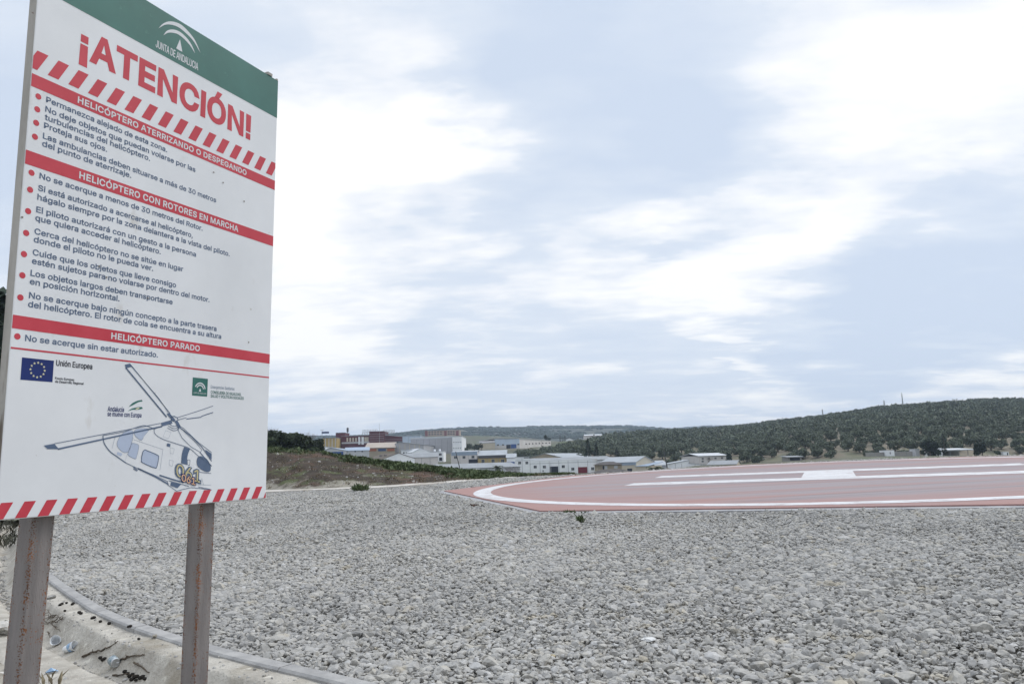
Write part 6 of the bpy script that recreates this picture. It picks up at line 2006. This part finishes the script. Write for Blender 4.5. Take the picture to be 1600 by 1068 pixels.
def square_post(px_top, py_top, px_bot, side, seed):
    # centre line: behind the panel, running down along the photographed lean
    n = SG_R[:, 1]; o = SG_O + n * (SG_T + .0015 + side / 2) - np.array((0, 0, ZC))
    v = ray(px_top, py_top); T = v * ((o @ n) / (v @ n)) + np.array((0, 0, ZC))
    v = ray(px_bot, 1068); Bt = v * (T[1] / v[1]) + np.array((0, 0, ZC))
    # straight on down into the ground, and up behind the panel
    d = (Bt - T) / np.linalg.norm(Bt - T)
    lo_ = T + d * ((T[2] + .32) / -d[2]); up = T + SG_R[:, 2] * (SG_H * .93)
    inv = sign.matrix_world.inverted()
    m = MB(); rings = []
    zs = np.concatenate([np.linspace(0, 1, 60)])
    hs_ = side / 2; c_ = .006
    pr = [(-hs_ + c_, -hs_), (hs_ - c_, -hs_), (hs_, -hs_ + c_), (hs_, hs_ - c_), (hs_ - c_, hs_), (-hs_ + c_, hs_), (-hs_, hs_ - c_), (-hs_, -hs_ + c_)]
    fine = []
    for (x, y), (x2, y2) in zip(pr, pr[1:] + pr[:1]):
        k = 5 if abs(x - x2) + abs(y - y2) > .03 else 1
        for q in range(k): fine.append((x + (x2 - x) * q / k, y + (y2 - y) * q / k))
    V = []; E = []
    cols = [up, T] + [T + (lo_ - T) * t for t in np.linspace(0, 1, 40)[1:]]
    for cpt in cols:
        for (x, y) in fine:
            p = cpt + SG_R[:, 0] * x + SG_R[:, 1] * y
            V.append(tuple(inv @ Vector(p))); E.append(max(0, 1 - (hs_ - max(abs(x), 0)) / (hs_ * .55)) * max(0, 1 - (hs_ - abs(y)) / (hs_ * .55)) if True else 0)
    k = len(fine); F = [(i * k + j, i * k + (j + 1) % k, (i + 1) * k + (j + 1) % k, (i + 1) * k + j)[::-1] for i in range(len(cols) - 1) for j in range(k)]
    F.append(tuple(range(k))); F.append(tuple(range(len(V) - 1, len(V) - 1 - k, -1)))
    m.add(V, F)
    ob = m.build('post', M_rust, sign)
    at_ = ob.data.attributes.new('edge', 'FLOAT', 'POINT'); at_.data.foreach_set('value', np.array(E, np.float32))
    bm = bmesh.new(); bm.from_mesh(ob.data); bmesh.ops.recalc_face_normals(bm, faces=bm.faces); bm.to_mesh(ob.data); bm.free()
    return ob, lo_


p1_, foot1 = square_post(58.0, 808, 32.5, .078, 1)
p2_, foot2 = square_post(315.2, 789, 303.2, .078, 2)


# ------------------------------------------------------------------ small things: litter, twigs, weeds, loose stones
from mathutils.bvhtree import BVHTree


def bvh_of(names):
    V, F = [], []
    for o in list(SC.objects):
        if o.name.split('.')[0] in names and o.type == 'MESH':
            b = len(V); V += [o.matrix_world @ v.co for v in o.data.vertices]; F += [tuple(i + b for i in p.vertices) for p in o.data.polygons]
    return BVHTree.FromPolygons(V, F)


BVH = bvh_of(('drain_channel', 'verge', 'kerb', 'gravel_bed'))


def drop(px, py, lift=0.0):
    h = BVH.ray_cast(Vector((0, 0, ZC)), Vector(ray(px, py).tolist()))
    p = h[0] if h[0] else Vector(hit(px, py, -.05).tolist())
    n = h[1] if h[0] else Vector((0, 0, 1))
    if n.z < 0: n = -n
    return p + Vector((0, 0, lift)), n


Q4 = lambda x, y: (x * .375, 780 + y * .375)
M_can = material('printed_tin', (.10, .16, .20), (.42, .47, .48), 42, rough=.35, metal=.4, stops=(.42, .58))
M_tin = material('bare_tin', (.42, .43, .43), (.55, .56, .56), 30, rough=.35, metal=.8)
M_plastic = material('white_plastic', (.66, .69, .72), (.76, .78, .80), 20, rough=.5)
M_plblue = material('blue_plastic', (.22, .36, .55), (.34, .47, .62), 20, rough=.5)
M_stick = material('dry_twig', (.045, .035, .027), (.12, .095, .07), 14, rough=.95)
M_pale_stick = material('pale_twig', (.22, .19, .15), (.32, .29, .24), 14, rough=.95)
M_pellet = material('dark_pellet', (.010, .009, .008), (.03, .026, .022), 60, rough=.9)


def lathe(mb, prof, n=18, dent=0.0, rg=None):
    V = []
    for (r, z) in prof:
        for k in range(n):
            a = 2 * math.pi * k / n
            q = r * (1 + dent * math.sin(3 * a + z * 40))
            V.append((q * math.cos(a), q * math.sin(a), z))
    F = [(i * n + k, i * n + (k + 1) % n, (i + 1) * n + (k + 1) % n, (i + 1) * n + k) for i in range(len(prof) - 1) for k in range(n)]
    F += [tuple(range(n - 1, -1, -1)), tuple((len(prof) - 1) * n + k for k in range(n))]
    return mb.add(V, F)


# crushed drink can on the drain floor
p, nrm = drop(*Q4(474, 697), .036)
can = empty('drink_can', p, 'dented blue and silver drink can lying among twigs in the drain', 'can')
can.rotation_euler = (rad(90), rad(8), rad(38))
lathe(MB(), [(.0315, -.052), (.033, -.046), (.033, .040), (.031, .048)], 20, .045).build('body', M_can, can, smooth=True)
lathe(MB(), [(.031, .0482), (.0265, .0575), (.0255, .0560), (.024, .0535)], 20, .02).build('lid', M_tin, can)
MB().tube([(.004, 0, .0545), (.018, 0, .0555)], .006, 8).build('pull_tab', M_tin, can)
# two plastic cups
for (x, y, lab, mt, rz) in ((232, 606, 'crumpled white plastic cup by the left post', M_plastic, 20), (292, 634, 'white cup with a blue band beside a crumpled white cup', M_plastic, 75)):
    p, nrm = drop(*Q4(x, y), .032)
    cup = empty('plastic_cup', p, lab, 'cup')
    cup.rotation_euler = (rad(70), rad(10), rad(rz))
    lathe(MB(), [(.026, -.05), (.030, -.02), (.037, .045), (.039, .046), (.035, .043), (.025, -.045)], 20, .06).build('body', mt, cup, smooth=True)
    if rz == 75: lathe(MB(), [(.0328, -.006), (.0358, .022), (.0352, .022), (.0322, -.006)], 20, .06).build('band', M_plblue, cup, smooth=True)
p, nrm = drop(*Q4(212, 724), .008)
prop(MB().add([(p.x - .035, p.y - .01, p.z), (p.x + .03, p.y - .015, p.z + .012), (p.x + .04, p.y + .02, p.z + .004), (p.x - .02, p.y + .025, p.z + .02), (p.x, p.y, p.z + .028),
                (p.x - .035, p.y - .01, p.z - .004), (p.x + .03, p.y - .015, p.z + .008), (p.x + .04, p.y + .02, p.z), (p.x - .02, p.y + .025, p.z + .016)],
               [(0, 1, 4), (1, 2, 4), (2, 3, 4), (3, 0, 4), (5, 8, 7, 6)]).build('plastic_scrap', M_plblue), 'small blue plastic scrap on the stony verge', 'litter')


def twig(name, label, pts, r, mat, rg, forks=2, group=None, lift=.012):
    P = [drop(*Q4(x, y), lift + .010 * math.sin(k * 1.7)) [0] for k, (x, y) in enumerate(pts)]
    m = MB(); n = 6
    full = []
    for a, b in zip(P[:-1], P[1:]):
        for t in np.linspace(0, 1, n)[:-1]: full.append(a.lerp(b, t) + Vector(rg.normal(0, .0035, 3).tolist()))
    full.append(P[-1])
    m.tube(full, list(np.linspace(r, r * .45, len(full))), 6)
    for _ in range(forks):
        k = int(rg.integers(2, len(full) - 1)); d = (full[-1] - full[0]).normalized()
        s = Vector((d.y, -d.x, .25)) * (1 if rg.uniform() < .5 else -1)
        L = (full[-1] - full[0]).length * rg.uniform(.15, .35)
        m.tube([full[k], full[k] + (d * .6 + s * .6) * L * .5, full[k] + (d + s * .7) * L], [r * .5, r * .35, r * .2], 5)
    return prop(m.build(name, mat), label, 'twig', group)


rg = np.random.default_rng(90)
twig('twig', 'long dark twig rising left of the drink can in the drain', [(340, 660), (400, 645), (450, 622), (492, 590)], .008, M_stick, rg)
twig('twig', 'forked dark twig right behind the drink can', [(500, 672), (550, 665), (602, 652)], .008, M_stick, rg, 3)
twig('twig', 'short twig bending down right of the drink can', [(560, 686), (590, 712), (622, 726)], .007, M_stick, rg, 1)
twig('twig', 'thin twig along the drain floor under the drink can', [(470, 735), (520, 742), (575, 738)], .006, M_stick, rg, 2)
twig('twig', 'dark stick lying flat on the gravel, farther of two by the left post', [(312, 206), (360, 209), (412, 216)], .012, M_stick, rg, 0, lift=.03)
twig('twig', 'dark stick on the gravel, nearer of two by the left post', [(408, 250), (460, 243), (522, 231)], .011, M_stick, rg, 1, lift=.03)
twig('twig', 'short dark stick on the gravel just left of the right post', [(728, 197), (760, 197), (792, 198)], .010, M_stick, rg, 0, lift=.03)
twig('twig', 'pale weathered stick lying on the gravel between the posts', [(450, 296), (500, 290), (542, 279)], .013, M_pale_stick, rg, 0, lift=.03)
# heap of dry stems in the drain beside the left post
for k in range(9):
    x, y = rg.uniform(190, 262), rg.uniform(495, 592)
    twig('dry_stem', 'thin dry plant stem tangled in the drain beside the left post', [(x, y), (x + rg.uniform(-40, 40), y + rg.uniform(-20, 20)), (x + rg.uniform(-60, 60), y + rg.uniform(-30, 30))], .0045, M_stick, rg, 3, 'dry stems in the drain', lift=.02 + .01 * (k % 3))

# dark pellets on the ledge and in the drain
bm = bmesh.new(); bmesh.ops.create_icosphere(bm, subdivisions=2, radius=.014)
for v in bm.verts: v.co *= 1 + random.uniform(-.1, .1)
pm = bpy.data.meshes.new('dark_pellet'); bm.to_mesh(pm); bm.free(); pm.materials.append(M_pellet)
ledge_pellets = [(250, 443), (258, 438), (277, 434), (301, 440), (305, 436), (330, 474), (337, 478), (383, 498), (391, 496), (270, 467), (418, 512), (455, 520), (535, 534), (543, 532), (578, 585)]
floor_pellets = [(418, 664), (428, 672), (436, 668), (520, 722), (532, 730), (540, 741), (552, 734), (560, 746), (571, 741), (584, 748), (594, 744), (603, 752), (548, 755), (566, 758)]
for grp, lab, pts in (('dark pellets on the ledge', 'small black pellet on the pale concrete ledge beside the kerb', ledge_pellets), ('dark pellets in the drain', 'small black pellet in the cluster beside the drink can', floor_pellets)):
    for (x, y) in pts:
        o = bpy.data.objects.new('dark_pellet', pm); COL.objects.link(o)
        o.location = drop(*Q4(x, y), .010)[0]; s = random.uniform(.75, 1.15); o.scale = (s * 1.1, s, s * .85)
        prop(o, lab, 'pellet', grp)


def rock(px, py, size, label, col, seed, sq=(1, .8, .6), lift=0.0, tone=None):
    V, F = stone_shapes(1, 3, 14, seed)[0]
    p, _ = drop(px, py, size * .22 + lift)
    V = V * size * np.array(sq)
    V = V + .03 * size * np.random.default_rng(seed).normal(size=V.shape)
    m = material('rock_face', tuple(np.array(col) * .82), tuple(np.array(col) * 1.1), 22, rough=.92, bump=.5, bscale=60)
    o = np_mesh('rock', V, F, m, smooth=False, label=label, cat='rock')
    o.location = p; o.rotation_euler = (0, 0, seed)
    return o


rock(*Q4(215, 412), .055, 'grey stone lying on the concrete ledge beside the left post', (.34, .33, .31), 3)
rock(*Q4(646, 573), .035, 'small brown stone sitting on the kerb left of the right post', (.26, .24, .20), 5)
rock(*Q4(380, 344), .105, 'large flat stone on the gravel by the kerb', (.40, .37, .31), 8, (1, .7, .45), .02)
rock(*Q4(20, 556), .20, 'big pale concrete lump at the left edge by the verge', (.50, .48, .44), 9, (1, .9, .6))
rock(*Q4(341, 86), .17, 'dark clod on the gravel right below the board', (.10, .09, .08), 10, (1, .8, .5), .02)
rock(742, 836, .085, 'ochre pointed stone standing up from the gravel in the middle', (.36, .33, .24), 12, (.9, .7, .8), .03)
rock(1012, 1010, .058, 'white flat stone bright among the grey gravel', (.60, .60, .59), 13, (1, .8, .5), .03)
rock(863, 1036, .040, 'yellowish stone on the near gravel', (.45, .38, .24), 14, (1, .7, .6), .03)
rock(672, 878, .050, 'pale cream stone on the gravel, left of the ochre pointed one', (.60, .57, .50), 15, (1, .8, .6), .03)
rock(700, 1052, .10, 'large grey stone at the bottom edge of the gravel', (.36, .355, .34), 16, (1, .8, .5), .02)

# rubble, soil and weeds along the verge (stuff)
Vg = np.array([v.co[:] for o in SC.objects if o.name.split('.')[0] == 'verge' for v in o.data.vertices])
ok = (Vg[:, 1] > 3.5) & (Vg[:, 1] < 22) & (Vg[:, 0] < 0)
Vg = Vg[ok]
rg = np.random.default_rng(101)


def spread(n, smin, smax, shapes, name, mat, pick, tone=(.3, .9), sink=.2):
    q = rg.choice(len(pick), n); P = pick[q] + np.column_stack([rg.normal(0, .07, (n, 2)), np.zeros(n)])
    s = smin + (smax - smin) * rg.uniform(0, 1, n) ** 3; R = rot_z_tilt(rg, n)
    Vs, Fs, Ts, b = [], [], [], 0
    for i in range(n):
        V, F = shapes[i % len(shapes)]
        Vs.append(V @ R[i].T * s[i] + P[i] + [0, 0, s[i] * sink]); Fs.append(F + b); b += len(V); Ts.append(np.full(len(F), rg.uniform(*tone)))
    np_mesh(name, np.concatenate(Vs), np.concatenate(Fs), mat, tone=np.concatenate(Ts), kind='stuff')


spread(11000, .006, .075, mid_s, 'verge_rubble', M_gravel, Vg)
Dg = D[8:11].reshape(-1, 3); Dg = Dg[(Dg[:, 1] > 3) & (Dg[:, 1] < 14)]
Dn = Dg[vnoise(Dg[:, 0], Dg[:, 1], .7, 8) > -.1]
spread(2600, .004, .024, mid_s, 'drain_grit', M_gravel, Dn + [0, 0, .0], (.1, .7))
Dl = D[0:4].reshape(-1, 3); Dl = Dl[(Dl[:, 1] > 3) & (Dl[:, 1] < 14)]
spread(900, .003, .014, mid_s, 'ledge_grit', M_gravel, Dl, (.2, .8))
near = Vg[(Vg[:, 1] < 20)]
w = vnoise(near[:, 0], near[:, 1], .9, 33) + .5 * vnoise(near[:, 0], near[:, 1], .35, 35)
P = near[w > .15]; P = P[rg.choice(len(P), min(len(P), 1500), replace=False)]
V, F = blades(P, .04 + .12 * rg.uniform(0, 1, len(P)) ** 2, rg, 8, .05, .07, .9)
np_mesh('verge_scrub', V, F, M_dry, tone=rg.uniform(0, 1, len(F)), kind='stuff')
P = np.array([drop(rg.uniform(-40, 28), rg.uniform(822, 862))[0][:] for _ in range(70)])
V, F = blades(P, rg.uniform(.10, .38, len(P)), rg, 9, .12, .05, 1.0)
np_mesh('verge_weeds', V, F, material('dark_scrub', (.035, .038, .028), (.07, .068, .05), 3, rough=.9, tone=(.5, 1.4)), tone=rg.uniform(0, 1, len(F)), kind='stuff')


# weeds growing through the gravel
def weed(px, py, h, w, label, mat, n, seed, wid=.14):
    rg = np.random.default_rng(seed)
    p, _ = drop(px, py, .03)
    P = np.column_stack([rg.normal(0, w, n), rg.normal(0, w, n), np.full(n, -.02)])
    V, F = blades(P, h * rg.uniform(.5, 1.1, n), rg, 5, w * .3, wid, .8)
    e = empty('weed', p, label, 'weed')
    np_mesh('leaves', V, F, mat, tone=rg.uniform(0, 1, len(F)), parent=e)
    m = MB()
    for k in range(6): m.tube([(0, 0, -.03), (rg.normal(0, w), rg.normal(0, w), h * .6)], [.004, .002], 4)
    m.build('stem', M_stick, e)


M_redweed = material('red_weed', (.075, .040, .032), (.12, .07, .05), 3, rough=.9, tone=(.6, 1.4))
weed(740, 795, .13, .05, 'dry reddish tuft in the gravel below the tip of the helipad', M_redweed, 16, 1)
weed(887, 805, .11, .07, 'low green weed in the gravel near the helipad edge, left of a stalk', M_weed, 18, 2)
weed(900, 806, .10, .06, 'green leafy weed in the gravel touching a thin stalk', M_weed, 12, 3)
weed(907, 821, .22, .02, 'thin upright green stalk in the gravel near the helipad', M_weed, 6, 4, .08)
weed(564, 768.5, .34, .13, 'green weed clump at the foot of the bank by the pale path', M_weed, 26, 5)
weed(791, 801, .11, .05, 'tiny dark weed in the gravel below the white circle', M_redweed, 10, 6)
